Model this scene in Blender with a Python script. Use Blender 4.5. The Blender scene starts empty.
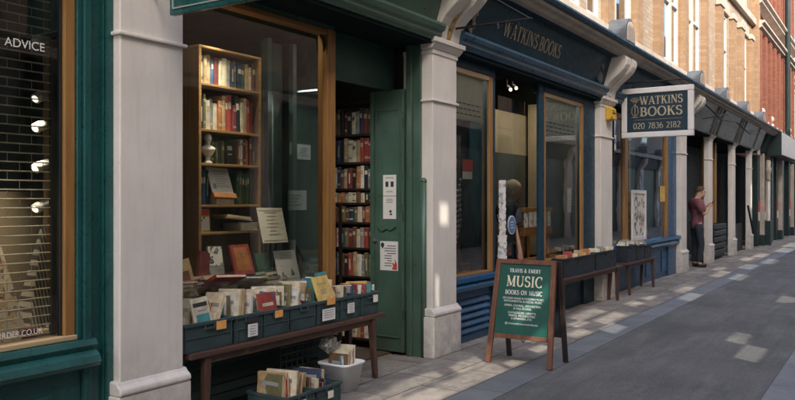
import bpy, math, random
from mathutils import Vector, Matrix
random.seed(7)
R = math.radians
S = bpy.context.scene
C = S.collection

# ------------------------------------------------------------------ materials
MATS = {}
def _nt(name):
    m = bpy.data.materials.new(name); m.use_nodes = True
    nt = m.node_tree; b = nt.nodes['Principled BSDF']
    return m, nt, b
def N(nt, t, **kw):
    n = nt.nodes.new(t)
    for k, v in kw.items(): setattr(n, k, v)
    return n
def mathn(nt, op, a, b=None, clamp=False):
    n = N(nt, 'ShaderNodeMath', operation=op); n.use_clamp = clamp
    for i, q in enumerate((a, b)):
        if q is None: continue
        if isinstance(q, (int, float)): n.inputs[i].default_value = q
        else: nt.links.new(q, n.inputs[i])
    return n.outputs[0]
def mixc(nt, fac, a, b, mode='MIX'):
    n = N(nt, 'ShaderNodeMix', data_type='RGBA', blend_type=mode)
    for s, q in ((0, fac), (6, a), (7, b)):
        if isinstance(q, (int, float)): n.inputs[s].default_value = q
        elif isinstance(q, tuple): n.inputs[s].default_value = (*q[:3], 1)
        else: nt.links.new(q, n.inputs[s])
    return n.outputs[2]
def maprange(nt, v, a, b, c=0., d=1.):
    n = N(nt, 'ShaderNodeMapRange')
    nt.links.new(v, n.inputs[0])
    for i, q in enumerate((a, b, c, d)): n.inputs[i+1].default_value = q
    return n.outputs[0]
def noise(nt, vec, scale, detail=4, rough=.6):
    n = N(nt, 'ShaderNodeTexNoise'); n.inputs['Scale'].default_value = scale
    n.inputs['Detail'].default_value = detail; n.inputs['Roughness'].default_value = rough
    nt.links.new(vec, n.inputs['Vector']); return n.outputs[0]
def mapping(nt, vec, scale=(1,1,1), rot=(0,0,0), loc=(0,0,0)):
    n = N(nt, 'ShaderNodeMapping'); n.inputs['Scale'].default_value = scale
    n.inputs['Rotation'].default_value = rot; n.inputs['Location'].default_value = loc
    nt.links.new(vec, n.inputs[0]); return n.outputs[0]
def pos(nt): return N(nt, 'ShaderNodeNewGeometry').outputs['Position']
def objc(nt): return N(nt, 'ShaderNodeTexCoord').outputs['Object']
def bump(nt, b, h, strength=.2, dist=.01):
    n = N(nt, 'ShaderNodeBump'); n.inputs['Strength'].default_value = strength
    n.inputs['Distance'].default_value = dist
    nt.links.new(h, n.inputs['Height']); nt.links.new(n.outputs[0], b.inputs['Normal'])

def paint(name, col, rough=.5, var=.18, scale=3., dirt=0., streak=0., bmp=.12, bscale=60, spec=.5, metal=0., chips=None):
    m, nt, b = _nt(name); p = pos(nt)
    n1 = noise(nt, p, scale, 5)
    lo = tuple(c*(1-var) for c in col); hi = tuple(min(1, c*(1+var)) for c in col)
    c = mixc(nt, maprange(nt, n1, .3, .7), lo, hi)
    if streak:
        n2 = noise(nt, mapping(nt, p, (9, 9, .7)), 3, 5)
        c = mixc(nt, maprange(nt, n2, .5, .78, 0, streak), c, tuple(q*.45 for q in col))
    if dirt:
        sep = N(nt, 'ShaderNodeSeparateXYZ'); nt.links.new(p, sep.inputs[0])
        g = maprange(nt, sep.outputs[2], 0., .75, 1, 0)
        n3 = noise(nt, p, 9, 6, .7)
        f = mathn(nt, 'MULTIPLY', g, maprange(nt, n3, .3, .75, .1, 1))
        f = mathn(nt, 'MULTIPLY', f, dirt, True)
        c = mixc(nt, f, c, (.06, .055, .048))
        n4 = noise(nt, p, 22, 5, .75)
        c = mixc(nt, maprange(nt, n4, .62, .72, 0, dirt*.6), c, tuple(q*.4 for q in col))
    if chips:
        n5 = noise(nt, p, 30, 6, .8)
        c = mixc(nt, maprange(nt, n5, .66, .7, 0, .8), c, chips)
    nt.links.new(c, b.inputs['Base Color'])
    rn = noise(nt, p, 14, 4)
    nt.links.new(maprange(nt, rn, .3, .7, max(.05, rough-.1), min(1, rough+.12)), b.inputs['Roughness'])
    b.inputs['Specular IOR Level'].default_value = spec; b.inputs['Metallic'].default_value = metal
    if bmp: bump(nt, b, noise(nt, p, bscale, 4), bmp, .004)
    MATS[name] = m; return m
def wood(name, dark, light, axis=0, rough=.5, worn=None):
    m, nt, b = _nt(name); p = pos(nt)
    sc = [30, 30, 30]; sc[axis] = 2.2
    n1 = noise(nt, mapping(nt, p, tuple(sc)), 1.0, 6, .65)
    c = mixc(nt, maprange(nt, n1, .3, .72), dark, light)
    if worn:
        n2 = noise(nt, p, 10, 5, .75)
        c = mixc(nt, maprange(nt, n2, .56, .72, 0, .75), c, worn)
    nt.links.new(c, b.inputs['Base Color']); b.inputs['Roughness'].default_value = rough
    bump(nt, b, n1, .25, .004); MATS[name] = m; return m
def brick(name, c1, c2, mortar, var=.25, scale=1.):
    m, nt, b = _nt(name); p = pos(nt)
    sep = N(nt, 'ShaderNodeSeparateXYZ'); nt.links.new(p, sep.inputs[0])
    cmb = N(nt, 'ShaderNodeCombineXYZ')
    nt.links.new(mathn(nt, 'ADD', sep.outputs[0], sep.outputs[1]), cmb.inputs[0]); nt.links.new(sep.outputs[2], cmb.inputs[1])
    br = N(nt, 'ShaderNodeTexBrick'); nt.links.new(cmb.outputs[0], br.inputs['Vector'])
    br.inputs['Scale'].default_value = scale; br.inputs['Brick Width'].default_value = .225
    br.inputs['Row Height'].default_value = .075; br.inputs['Mortar Size'].default_value = .007
    br.inputs['Mortar Smooth'].default_value = .3; br.inputs['Bias'].default_value = -.1
    br.inputs['Color1'].default_value = (*c1, 1); br.inputs['Color2'].default_value = (*c2, 1); br.inputs['Mortar'].default_value = (*mortar, 1)
    n1 = noise(nt, p, 1.3, 6, .7); n2 = noise(nt, mapping(nt, p, (8, 8, 20)), 1., 3)
    c = mixc(nt, maprange(nt, n1, .3, .7, 0, .45), br.outputs[0], tuple(q*.55 for q in c1))
    c = mixc(nt, maprange(nt, n2, .5, .75, 0, .4), c, tuple(min(1, q*1.25) for q in c2))
    nt.links.new(c, b.inputs['Base Color']); b.inputs['Roughness'].default_value = .85
    bump(nt, b, br.outputs['Fac'], -.5, .008); MATS[name] = m; return m
def glass(name, tint=(1, 1, 1), refl=1., smudge=.05):
    m = bpy.data.materials.new(name); m.use_nodes = True; nt = m.node_tree
    nt.nodes.clear(); out = N(nt, 'ShaderNodeOutputMaterial')
    t = N(nt, 'ShaderNodeBsdfTransparent'); t.inputs[0].default_value = (*tint, 1)
    g = N(nt, 'ShaderNodeBsdfGlossy'); g.inputs['Roughness'].default_value = .015; g.inputs[0].default_value = (.95, .97, 1, 1)
    p = pos(nt)
    bm = N(nt, 'ShaderNodeBump'); bm.inputs['Strength'].default_value = .05; bm.inputs['Distance'].default_value = .02
    nt.links.new(noise(nt, p, 1.6, 2), bm.inputs['Height']); nt.links.new(bm.outputs[0], g.inputs['Normal'])
    fr = N(nt, 'ShaderNodeFresnel'); fr.inputs[0].default_value = 1.52
    f = mathn(nt, 'ADD', mathn(nt, 'MULTIPLY', fr.outputs[0], 1.5*refl), .01, True)
    mx = N(nt, 'ShaderNodeMixShader'); nt.links.new(f, mx.inputs[0]); nt.links.new(t.outputs[0], mx.inputs[1]); nt.links.new(g.outputs[0], mx.inputs[2])
    d = N(nt, 'ShaderNodeBsdfDiffuse'); d.inputs[0].default_value = (.45, .46, .44, 1)
    mx2 = N(nt, 'ShaderNodeMixShader')
    nt.links.new(maprange(nt, noise(nt, mapping(nt, p, (1, 1, .5)), 5, 6, .7), .4, .8, 0, smudge), mx2.inputs[0])
    nt.links.new(mx.outputs[0], mx2.inputs[1]); nt.links.new(d.outputs[0], mx2.inputs[2])
    nt.links.new(mx2.outputs[0], out.inputs[0]); MATS[name] = m; return m
def emit(name, col, st):
    m, nt, b = _nt(name); b.inputs['Emission Color'].default_value = (*col, 1); b.inputs['Emission Strength'].default_value = st
    b.inputs['Base Color'].default_value = (*col, 1); MATS[name] = m; return m
def M(n): return MATS[n]

paint('pilaster_paint', (.72, .675, .615), .6, .08, 2., dirt=.75, streak=.2, bmp=.35, bscale=28)
paint('stone_pale', (.52, .44, .36), .8, .2, 3., streak=.25, bmp=.4)
paint('stone_band', (.5, .43, .36), .8, .2, 3., streak=.35, bmp=.4)
paint('teal_paint', (.014, .085, .080), .30, .28, 3., dirt=.5, streak=.3, bmp=.2)
paint('green_paint', (.064, .122, .090), .36, .22, 2.5, dirt=.5, streak=.3, bmp=.2)
paint('green_dark', (.02, .06, .048), .45, .2, 2., dirt=.3)
paint('blue_paint', (.007, .070, .165), .36, .16, 2., dirt=.35, bmp=.1)
paint('navy_paint', (.006, .036, .060), .45, .3, 2., streak=.2, bmp=.15, spec=.3)
paint('slate_fascia', (.075, .08, .078), .34, .45, 1.2, streak=.35, bmp=.2, bscale=12)
paint('navy_mould_lit', (.026, .075, .125), .34, .25, 3., streak=.3, bmp=.1)  # lighter navy, with the moulding's highlights put into the colour
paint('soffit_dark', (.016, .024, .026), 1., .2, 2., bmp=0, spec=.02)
paint('poster_white', (.7, .68, .63), .7, .1, 8)
paint('black_paint', (.016, .02, .02), .5, .3, 2., bmp=.1)
paint('dark_green_post', (.010, .028, .026), .45, .3, 2.)
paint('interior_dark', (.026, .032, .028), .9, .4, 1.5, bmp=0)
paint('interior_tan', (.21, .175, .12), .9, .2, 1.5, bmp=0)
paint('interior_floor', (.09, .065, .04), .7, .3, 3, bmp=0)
paint('shop_partition', (.075, .115, .095), .6, .35, 1.5, bmp=0)
paint('lead', (.10, .115, .13), .55, .25, 4., streak=.3, bmp=.2)
paint('cornice_cream', (.42, .37, .31), .7, .22, 4., streak=.4, bmp=.3)
paint('white_paint', (.72, .71, .68), .5, .08, 4., bmp=.1)
paint('sign_white', (.70, .68, .66), .5, .08, 4., streak=.12, bmp=.1)
paint('sign_navy', (.006, .028, .046), .45, .12, 3., bmp=0)
paint('board_green', (.010, .085, .062), .5, .12, 4., bmp=.05)
paint('cream_letter', (.80, .74, .56), .6, .06, 20, bmp=0)
paint('white_letter', (.82, .81, .77), .6, .04, 20, bmp=0)
paint('gilt_letter', (.44, .38, .25), .4, .25, 20, bmp=0)
paint('gold_faded', (.25, .21, .13), .5, .25, 20, bmp=0)
paint('ochre', (.45, .29, .10), .6, .2, 20)
paint('iron', (.012, .012, .013), .55, .3, 10, metal=.3)
paint('chrome', (.6, .6, .6), .3, .1, 10, metal=.8)
paint('grille_metal', (.44, .40, .31), .4, .2, 20, metal=.25, bmp=0)
paint('white_plastic', (.74, .75, .75), .4, .05, 4, bmp=.05)
paint('crate_plastic', (.036, .062, .066), .55, .25, 6, bmp=.15, chips=(.12, .14, .14))
paint('crate_navy', (.012, .018, .026), .5, .25, 6, bmp=.15)
paint('paper', (.74, .73, .69), .75, .05, 8, bmp=0)
paint('paper_cream', (.80, .75, .60), .75, .08, 8, bmp=0)
paint('paper_dim', (.60, .63, .57), .75, .08, 8, bmp=0)
paint('pages', (.66, .58, .44), .85, .18, 30, bmp=.2, bscale=200)
paint('ink', (.025, .025, .03), .7, .1, 8, bmp=0)
paint('ink_grey', (.30, .30, .30), .7, .1, 8, bmp=0)
paint('red_print', (.55, .06, .05), .7, .1, 8, bmp=0)
paint('orange_tag', (.75, .36, .10), .7, .15, 30, bmp=0)
paint('yellow_plastic', (.66, .41, .03), .45, .08, 6)
paint('blue_sticker', (.10, .20, .42), .5, .1, 6, bmp=0)
paint('skin', (.50, .30, .21), .55, .1, 10, bmp=0)
paint('hair_brown', (.07, .042, .025), .8, .4, 60, bmp=.6, bscale=150)
paint('hair_grey', (.58, .48, .34), .8, .35, 60, bmp=.6, bscale=150)
paint('shirt_maroon', (.17, .062, .075), .85, .45, 26, bmp=.3)
paint('shirt_white', (.55, .55, .55), .85, .2, 14, bmp=.3)
paint('trousers', (.022, .028, .038), .85, .3, 12, bmp=.3)
paint('shoe', (.02, .018, .016), .4, .2, 12)
paint('plaster', (.72, .69, .60), .7, .1, 20)
paint('tyre_grey', (.12, .11, .10), .6, .2, 10)
paint('bag_plastic', (.60, .60, .56), .35, .1, 30, bmp=.9, bscale=25)
paint('blind_fabric', (.74, .78, .68), .8, .06, 3, bmp=0)
paint('bark', (.09, .07, .05), .9, .3, 8)
wood('gold_wood', (.215, .105, .03), (.36, .19, .058), 2, .45)
wood('gold_wood_h', (.215, .105, .03), (.36, .19, .058), 0, .45)
wood('pale_wood_h', (.42, .29, .15), (.60, .45, .26), 0, .5)
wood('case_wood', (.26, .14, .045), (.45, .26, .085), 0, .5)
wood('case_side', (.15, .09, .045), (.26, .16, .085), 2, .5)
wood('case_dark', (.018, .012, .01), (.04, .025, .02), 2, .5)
wood('bench_wood', (.045, .024, .017), (.11, .052, .034), 0, .55, worn=(.17, .115, .085))
wood('bench_leg', (.045, .022, .015), (.10, .048, .03), 2, .55, worn=(.13, .08, .06))
wood('board_wood', (.10, .038, .022), (.22, .09, .05), 2, .5, worn=(.26, .15, .09))
brick('brick_pale', (.47, .385, .295), (.36, .26, .18), (.27, .22, .175))
brick('brick_orange', (.41, .265, .15), (.31, .18, .095), (.27, .21, .15))
brick('brick_red', (.28, .088, .045), (.19, .055, .03), (.2, .13, .1))
brick('brick_brown', (.42, .33, .25), (.34, .26, .2), (.3, .27, .24))
glass('shop_glass', (.92, .955, .93), 1.0)
glass('window_glass', (.5, .55, .55), 1.6, .05)
emit('lamp_glow', (1, .86, .62), 3)
emit('tube_glow', (.9, .95, 1), 4)
BOOKCOL = dict(tan=(.42, .30, .16), cream=(.62, .55, .40), red=(.33, .055, .04), maroon=(.17, .035, .035), orange=(.42, .17, .06),
    brown=(.14, .075, .04), navy=(.025, .045, .10), blue=(.05, .14, .30), green=(.035, .11, .065), olive=(.15, .14, .06),
    grey=(.26, .26, .25), black=(.02, .02, .022), white=(.68, .66, .60), teal=(.06, .26, .27), yellow=(.60, .42, .12), pink=(.46, .22, .20))
for k, v in BOOKCOL.items(): paint('cover_'+k, v, .6, .30, 14, bmp=.15, streak=.25, chips=tuple(min(.6, q*.6+.22) for q in v))

def mat_blind():
    m, nt, b = _nt('lace_blind'); p = pos(nt)
    b.inputs['Base Color'].default_value = (.20, .24, .2, 1); b.inputs['Roughness'].default_value = .9
    MATS['lace_blind'] = m
mat_blind()
def mat_bag():
    m = bpy.data.materials.new('clear_bag'); m.use_nodes = True; nt = m.node_tree; b = nt.nodes['Principled BSDF']; p = pos(nt)
    b.inputs['Base Color'].default_value = (.66, .66, .63, 1); b.inputs['Roughness'].default_value = .25
    bump(nt, b, noise(nt, p, 28, 5, .7), 1., .02)
    t = N(nt, 'ShaderNodeBsdfTransparent'); mx = N(nt, 'ShaderNodeMixShader'); nt.links.new(maprange(nt, noise(nt, p, 20, 4), .35, .65, .25, .85), mx.inputs[0])
    nt.links.new(b.outputs[0], mx.inputs[1]); nt.links.new(t.outputs[0], mx.inputs[2]); nt.links.new(mx.outputs[0], nt.nodes['Material Output'].inputs[0]); MATS['clear_bag'] = m
mat_bag()

def mat_flags():
    m, nt, b = _nt('flagstones'); p = pos(nt)
    w = mapping(nt, p, (1, 1, 1), (0, 0, 0), (.13, .02, 0))
    br = N(nt, 'ShaderNodeTexBrick'); nt.links.new(w, br.inputs['Vector'])
    br.inputs['Scale'].default_value = 1; br.inputs['Brick Width'].default_value = .72; br.inputs['Row Height'].default_value = .43
    br.inputs['Mortar Size'].default_value = .009; br.inputs['Mortar Smooth'].default_value = .3; br.offset = .4
    br.inputs['Color1'].default_value = (.36, .315, .265, 1); br.inputs['Color2'].default_value = (.20, .18, .158, 1); br.inputs['Mortar'].default_value = (.04, .036, .03, 1)
    n1 = noise(nt, p, 2.2, 7, .7); n2 = noise(nt, p, 40, 5, .7); n3 = noise(nt, mapping(nt, p, (1.2, 3, 1)), 3, 6, .75)
    c = mixc(nt, maprange(nt, n1, .42, .62, 0, .7), br.outputs[0], (.115, .104, .094))
    c = mixc(nt, maprange(nt, n3, .5, .68, 0, .65), c, (.40, .355, .30))
    c = mixc(nt, maprange(nt, n2, .45, .75, 0, .35), c, (.09, .08, .072))
    vo = N(nt, 'ShaderNodeTexVoronoi'); vo.inputs['Scale'].default_value = 7; nt.links.new(p, vo.inputs['Vector'])
    c = mixc(nt, maprange(nt, vo.outputs[0], .05, .085, .35, 0), c, (.05, .05, .05))
    nt.links.new(c, b.inputs['Base Color'])
    nt.links.new(maprange(nt, n1, .3, .7, .55, .85), b.inputs['Roughness'])
    h = mathn(nt, 'ADD', mathn(nt, 'MULTIPLY', br.outputs['Fac'], -.8), mathn(nt, 'MULTIPLY', n2, .5))
    bump(nt, b, h, .45, .008); MATS['flagstones'] = m
mat_flags()
def mat_kerb():
    m, nt, b = _nt('granite_kerb'); p = pos(nt)
    br = N(nt, 'ShaderNodeTexBrick'); nt.links.new(mapping(nt, p, (1, 1, 1), (0, 0, 0), (.2, .82, 0)), br.inputs['Vector'])
    br.inputs['Scale'].default_value = 1; br.inputs['Brick Width'].default_value = .95; br.inputs['Row Height'].default_value = .4
    br.inputs['Mortar Size'].default_value = .006
    br.inputs['Color1'].default_value = (.215, .23, .245, 1); br.inputs['Color2'].default_value = (.155, .168, .18, 1); br.inputs['Mortar'].default_value = (.05, .05, .05, 1)
    n1 = noise(nt, p, 2.5, 6, .7); n2 = noise(nt, p, 120, 3)
    c = mixc(nt, maprange(nt, n1, .4, .7, 0, .6), br.outputs[0], (.10, .10, .10))
    c = mixc(nt, maprange(nt, n2, .55, .7, 0, .4), c, (.25, .26, .27))
    nt.links.new(c, b.inputs['Base Color']); b.inputs['Roughness'].default_value = .65
    bump(nt, b, mathn(nt, 'ADD', mathn(nt, 'MULTIPLY', br.outputs['Fac'], -.8), mathn(nt, 'MULTIPLY', n2, .3)), .4, .006); MATS['granite_kerb'] = m
mat_kerb()
def mat_asphalt():
    m, nt, b = _nt('asphalt'); p = pos(nt)
    n1 = noise(nt, p, .8, 7, .65); n2 = noise(nt, mapping(nt, p, (.5, 2.2, 1)), 1.7, 6, .7); n3 = noise(nt, p, 70, 5, .8)
    vo = N(nt, 'ShaderNodeTexVoronoi'); vo.inputs['Scale'].default_value = 62; nt.links.new(p, vo.inputs['Vector'])
    c = mixc(nt, maprange(nt, n1, .35, .65), (.080, .081, .076), (.146, .147, .139))
    c = mixc(nt, maprange(nt, n2, .5, .68, 0, .7), c, (.205, .202, .192))
    c = mixc(nt, maprange(nt, vo.outputs[0], .0, .38, .75, 0), c, (.26, .255, .245))
    c = mixc(nt, maprange(nt, n3, .5, .66, 0, .7), c, (.035, .035, .035))
    v2 = N(nt, 'ShaderNodeTexVoronoi'); v2.inputs['Scale'].default_value = 2.3; nt.links.new(p, v2.inputs['Vector'])
    c = mixc(nt, maprange(nt, v2.outputs[0], .03, .05, .7, 0), c, (.22, .21, .2))
    st = noise(nt, mapping(nt, p, (.22, 3.2, 1)), 2.2, 5, .6)
    c = mixc(nt, maprange(nt, st, .52, .66, 0, .45), c, (.068, .066, .063))
    v3 = N(nt, 'ShaderNodeTexVoronoi', feature='DISTANCE_TO_EDGE'); v3.inputs['Scale'].default_value = .55
    wv = N(nt, 'ShaderNodeVectorMath', operation='ADD'); nz = N(nt, 'ShaderNodeTexNoise'); nz.inputs['Scale'].default_value = 2.5; nt.links.new(p, nz.inputs['Vector'])
    nt.links.new(p, wv.inputs[0]); nt.links.new(nz.outputs['Color'], wv.inputs[1]); nt.links.new(wv.outputs[0], v3.inputs['Vector'])
    c = mixc(nt, maprange(nt, v3.outputs[0], .0, .004, .4, 0), c, (.03, .03, .03))
    c = mixc(nt, maprange(nt, noise(nt, p, 5, 6, .8), .64, .70, 0, .55), c, (.055, .053, .05))
    nt.links.new(c, b.inputs['Base Color']); b.inputs['Roughness'].default_value = .75
    bump(nt, b, mathn(nt, 'ADD', n3, mathn(nt, 'MULTIPLY', vo.outputs[0], .6)), .5, .006); MATS['asphalt'] = m
mat_asphalt()
def mat_leaf():
    m, nt, b = _nt('leaf'); oi = objc(nt)
    n1 = noise(nt, oi, 3, 3)
    nt.links.new(mixc(nt, maprange(nt, n1, .3, .7), (.03, .055, .018), (.10, .13, .04)), b.inputs['Base Color'])
    b.inputs['Roughness'].default_value = .6; MATS['leaf'] = m
mat_leaf()
def mat_pattern(name, base, cols, scale):
    m, nt, b = _nt(name); p = pos(nt)
    vo = N(nt, 'ShaderNodeTexVoronoi'); vo.inputs['Scale'].default_value = scale; nt.links.new(p, vo.inputs['Vector'])
    r = N(nt, 'ShaderNodeValToRGB'); e = r.color_ramp; e.interpolation = 'CONSTANT'
    e.elements[0].color = (*base, 1); e.elements[1].position = .45; e.elements[1].color = (*cols[0], 1)
    for i, q in enumerate(cols[1:]):
        el = e.elements.new(.6+.13*i); el.color = (*q, 1)
    sp = N(nt, 'ShaderNodeSeparateXYZ'); nt.links.new(vo.outputs['Color'], sp.inputs[0]); nt.links.new(sp.outputs[0], r.inputs[0])
    n1 = noise(nt, p, scale*1.7, 3)
    c = mixc(nt, maprange(nt, n1, .45, .6, 0, .6), r.outputs[0], base)
    nt.links.new(c, b.inputs['Base Color']); b.inputs['Roughness'].default_value = .7; MATS[name] = m
mat_pattern('patchwork', (.62, .56, .46), [(.08, .06, .05), (.35, .08, .05), (.50, .36, .2)], 34)
mat_pattern('postcards', (.74, .75, .75), [(.22, .30, .42), (.6, .42, .38), (.82, .82, .80)], 26)
mat_pattern('poster_print', (.70, .66, .58), [(.35, .16, .10), (.5, .34, .24), (.12, .10, .10)], 9)
mat_pattern('picture_print', (.72, .70, .64), [(.03, .04, .05), (.5, .35, .25), (.74, .72, .68)], 34)
def mat_stripe():
    m, nt, b = _nt('striped_card'); p = pos(nt)
    w = N(nt, 'ShaderNodeTexWave'); w.inputs['Scale'].default_value = 16; w.inputs['Distortion'].default_value = .2
    nt.links.new(mapping(nt, p, (1, 1, .35), (0, R(20), 0)), w.inputs['Vector'])
    nt.links.new(mixc(nt, maprange(nt, w.outputs[1], .35, .6), (.09, .085, .08), (.52, .5, .46)), b.inputs['Base Color']); MATS['striped_card'] = m
mat_stripe()

# ------------------------------------------------------------------ mesh builder
class MB:
    def __init__(s): s.v = []; s.f = []; s.mi = []
    def add(s, vs, fs, mi=0):
        o = len(s.v); s.v += [Vector(v) for v in vs]
        for f in fs: s.f.append([i+o for i in f]); s.mi.append(mi)
        return s
    def box(s, x0, x1, y0, y1, z0, z1, mi=0):
        v = [(x0,y0,z0),(x1,y0,z0),(x1,y1,z0),(x0,y1,z0),(x0,y0,z1),(x1,y0,z1),(x1,y1,z1),(x0,y1,z1)]
        return s.add(v, [(0,3,2,1),(4,5,6,7),(0,1,5,4),(1,2,6,5),(2,3,7,6),(3,0,4,7)], mi)
    def taper(s, x0, x1, y0, y1, z0, z1, d, mi=0):       # box narrower at the bottom by d each side
        v = [(x0+d,y0+d,z0),(x1-d,y0+d,z0),(x1-d,y1-d,z0),(x0+d,y1-d,z0),(x0,y0,z1),(x1,y0,z1),(x1,y1,z1),(x0,y1,z1)]
        return s.add(v, [(0,3,2,1),(4,5,6,7),(0,1,5,4),(1,2,6,5),(2,3,7,6),(3,0,4,7)], mi)
    def quad(s, a, b, c, d, mi=0): return s.add([a, b, c, d], [(0,1,2,3)], mi)
    def prism_x(s, prof, x0, x1, mi=0):                   # prof = (y,z) points
        n = len(prof)
        v = [(x0, y, z) for y, z in prof]+[(x1, y, z) for y, z in prof]
        f = [tuple(range(n-1, -1, -1)), tuple(range(n, 2*n))]+[(i, (i+1) % n, n+(i+1) % n, n+i) for i in range(n)]
        return s.add(v, f, mi)
    def prism_y(s, prof, y0, y1, mi=0):                   # prof = (x,z)
        n = len(prof)
        v = [(x, y0, z) for x, z in prof]+[(x, y1, z) for x, z in prof]
        f = [tuple(range(n)), tuple(range(2*n-1, n-1, -1))]+[((i+1) % n, i, n+i, n+(i+1) % n) for i in range(n)]
        return s.add(v, f, mi)
    def tube(s, pts, r, seg=8, mi=0, caps=True):
        pts = [Vector(p) for p in pts]; rs = r if isinstance(r, (list, tuple)) else [r]*len(pts)
        rings = []; up = None
        for i, p in enumerate(pts):
            d = (pts[min(i+1, len(pts)-1)]-pts[max(i-1, 0)]).normalized()
            if up is None: up = Vector((0,0,1)) if abs(d.z) < .9 else Vector((1,0,0))
            a = d.cross(up).normalized(); b = a.cross(d).normalized(); up = b
            rings.append([p+a*math.cos(2*math.pi*k/seg)*rs[i]+b*math.sin(2*math.pi*k/seg)*rs[i] for k in range(seg)])
        v = [q for rg in rings for q in rg]; f = []
        for i in range(len(pts)-1):
            for k in range(seg): f.append((i*seg+k, i*seg+(k+1) % seg, (i+1)*seg+(k+1) % seg, (i+1)*seg+k))
        if caps: f += [tuple(range(seg-1, -1, -1)), tuple(range((len(pts)-1)*seg, len(pts)*seg))]
        return s.add(v, f, mi)
    def lathe(s, prof, c=(0,0,0), seg=16, mi=0):          # prof = (r,z)
        v = []; f = []
        for r, z in prof:
            for k in range(seg):
                a = 2*math.pi*k/seg; v.append((c[0]+r*math.cos(a), c[1]+r*math.sin(a), c[2]+z))
        for i in range(len(prof)-1):
            for k in range(seg): f.append((i*seg+k, i*seg+(k+1) % seg, (i+1)*seg+(k+1) % seg, (i+1)*seg+k))
        f += [tuple(range(seg-1, -1, -1)), tuple(range((len(prof)-1)*seg, len(prof)*seg))]
        return s.add(v, f, mi)
    def ball(s, c, r, mi=0, seg=12, sq=(1,1,1)):
        prof = [(math.sin(math.pi*i/8)*1+1e-4, -math.cos(math.pi*i/8)) for i in range(9)]
        o = len(s.v); s.lathe(prof, (0,0,0), seg, mi)
        for i in range(o, len(s.v)): s.v[i] = Vector((c[0]+s.v[i].x*r*sq[0], c[1]+s.v[i].y*r*sq[1], c[2]+s.v[i].z*r*sq[2]))
        return s
    def xf(s, m, start=0):
        for i in range(start, len(s.v)): s.v[i] = m @ s.v[i]
        return s
    def merge(s, o, m=None, mi=None):
        k = len(s.v); s.v += [(m @ v if m else v.copy()) for v in o.v]
        for f, q in zip(o.f, o.mi): s.f.append([i+k for i in f]); s.mi.append(q if mi is None else mi)
        return s
    def mesh(s, name, mats, off=Vector((0,0,0))):
        me = bpy.data.meshes.new(name)
        me.from_pydata([tuple(v-off) for v in s.v], [], s.f)
        for m in (mats if isinstance(mats, (list, tuple)) else [mats]): me.materials.append(M(m))
        for p, q in zip(me.polygons, s.mi): p.material_index = q
        return me

ORG = {}
def tag(o, label=None, cat=None, group=None, kind=None):
    if label: o['label'] = label
    if cat: o['category'] = cat
    if group: o['group'] = group
    if kind: o['kind'] = kind
    return o
def thing(name, label, cat, loc=(0,0,0), group=None, rot=0):
    o = bpy.data.objects.new(name, None); C.objects.link(o); o.location = loc; o.rotation_euler = (0,0,rot)
    o.empty_display_size = .1
    tag(o, label, cat, group); ORG[o.name] = Vector(loc); return o
def root_org(p):
    while p is not None:
        if p.name in ORG: return ORG[p.name]
        p = p.parent
    return Vector((0,0,0))
def part(name, mb, mats, parent=None, world=True, bev=0, label=None, smooth=False, segs=2, loc=None):
    """link mb as one mesh object; world=True: the mesh was built in world coordinates"""
    off = Vector((0,0,0))
    if parent is not None and world: off = root_org(parent)
    if parent is None and loc is not None: off = Vector(loc)
    me = mb.mesh(name, mats, off); o = bpy.data.objects.new(name, me); C.objects.link(o)
    if parent is not None: o.parent = parent
    if parent is None and loc is not None: o.location = loc; ORG[o.name] = Vector(loc)
    if parent is None and loc is None: ORG[o.name] = Vector((0,0,0))
    if smooth:
        for p in me.polygons: p.use_smooth = True
    if bev:
        b = o.modifiers.new('Bevel', 'BEVEL'); b.width = bev; b.segments = segs; b.limit_method = 'ANGLE'; b.angle_limit = R(35)
    if label: o['label'] = label
    return o
def single(name, mb, mats, label, cat, loc=(0,0,0), group=None, bev=0, smooth=False, kind=None):
    o = part(name, mb, mats, None, True, bev, None, smooth, loc=loc); return tag(o, label, cat, group, kind)

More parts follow.
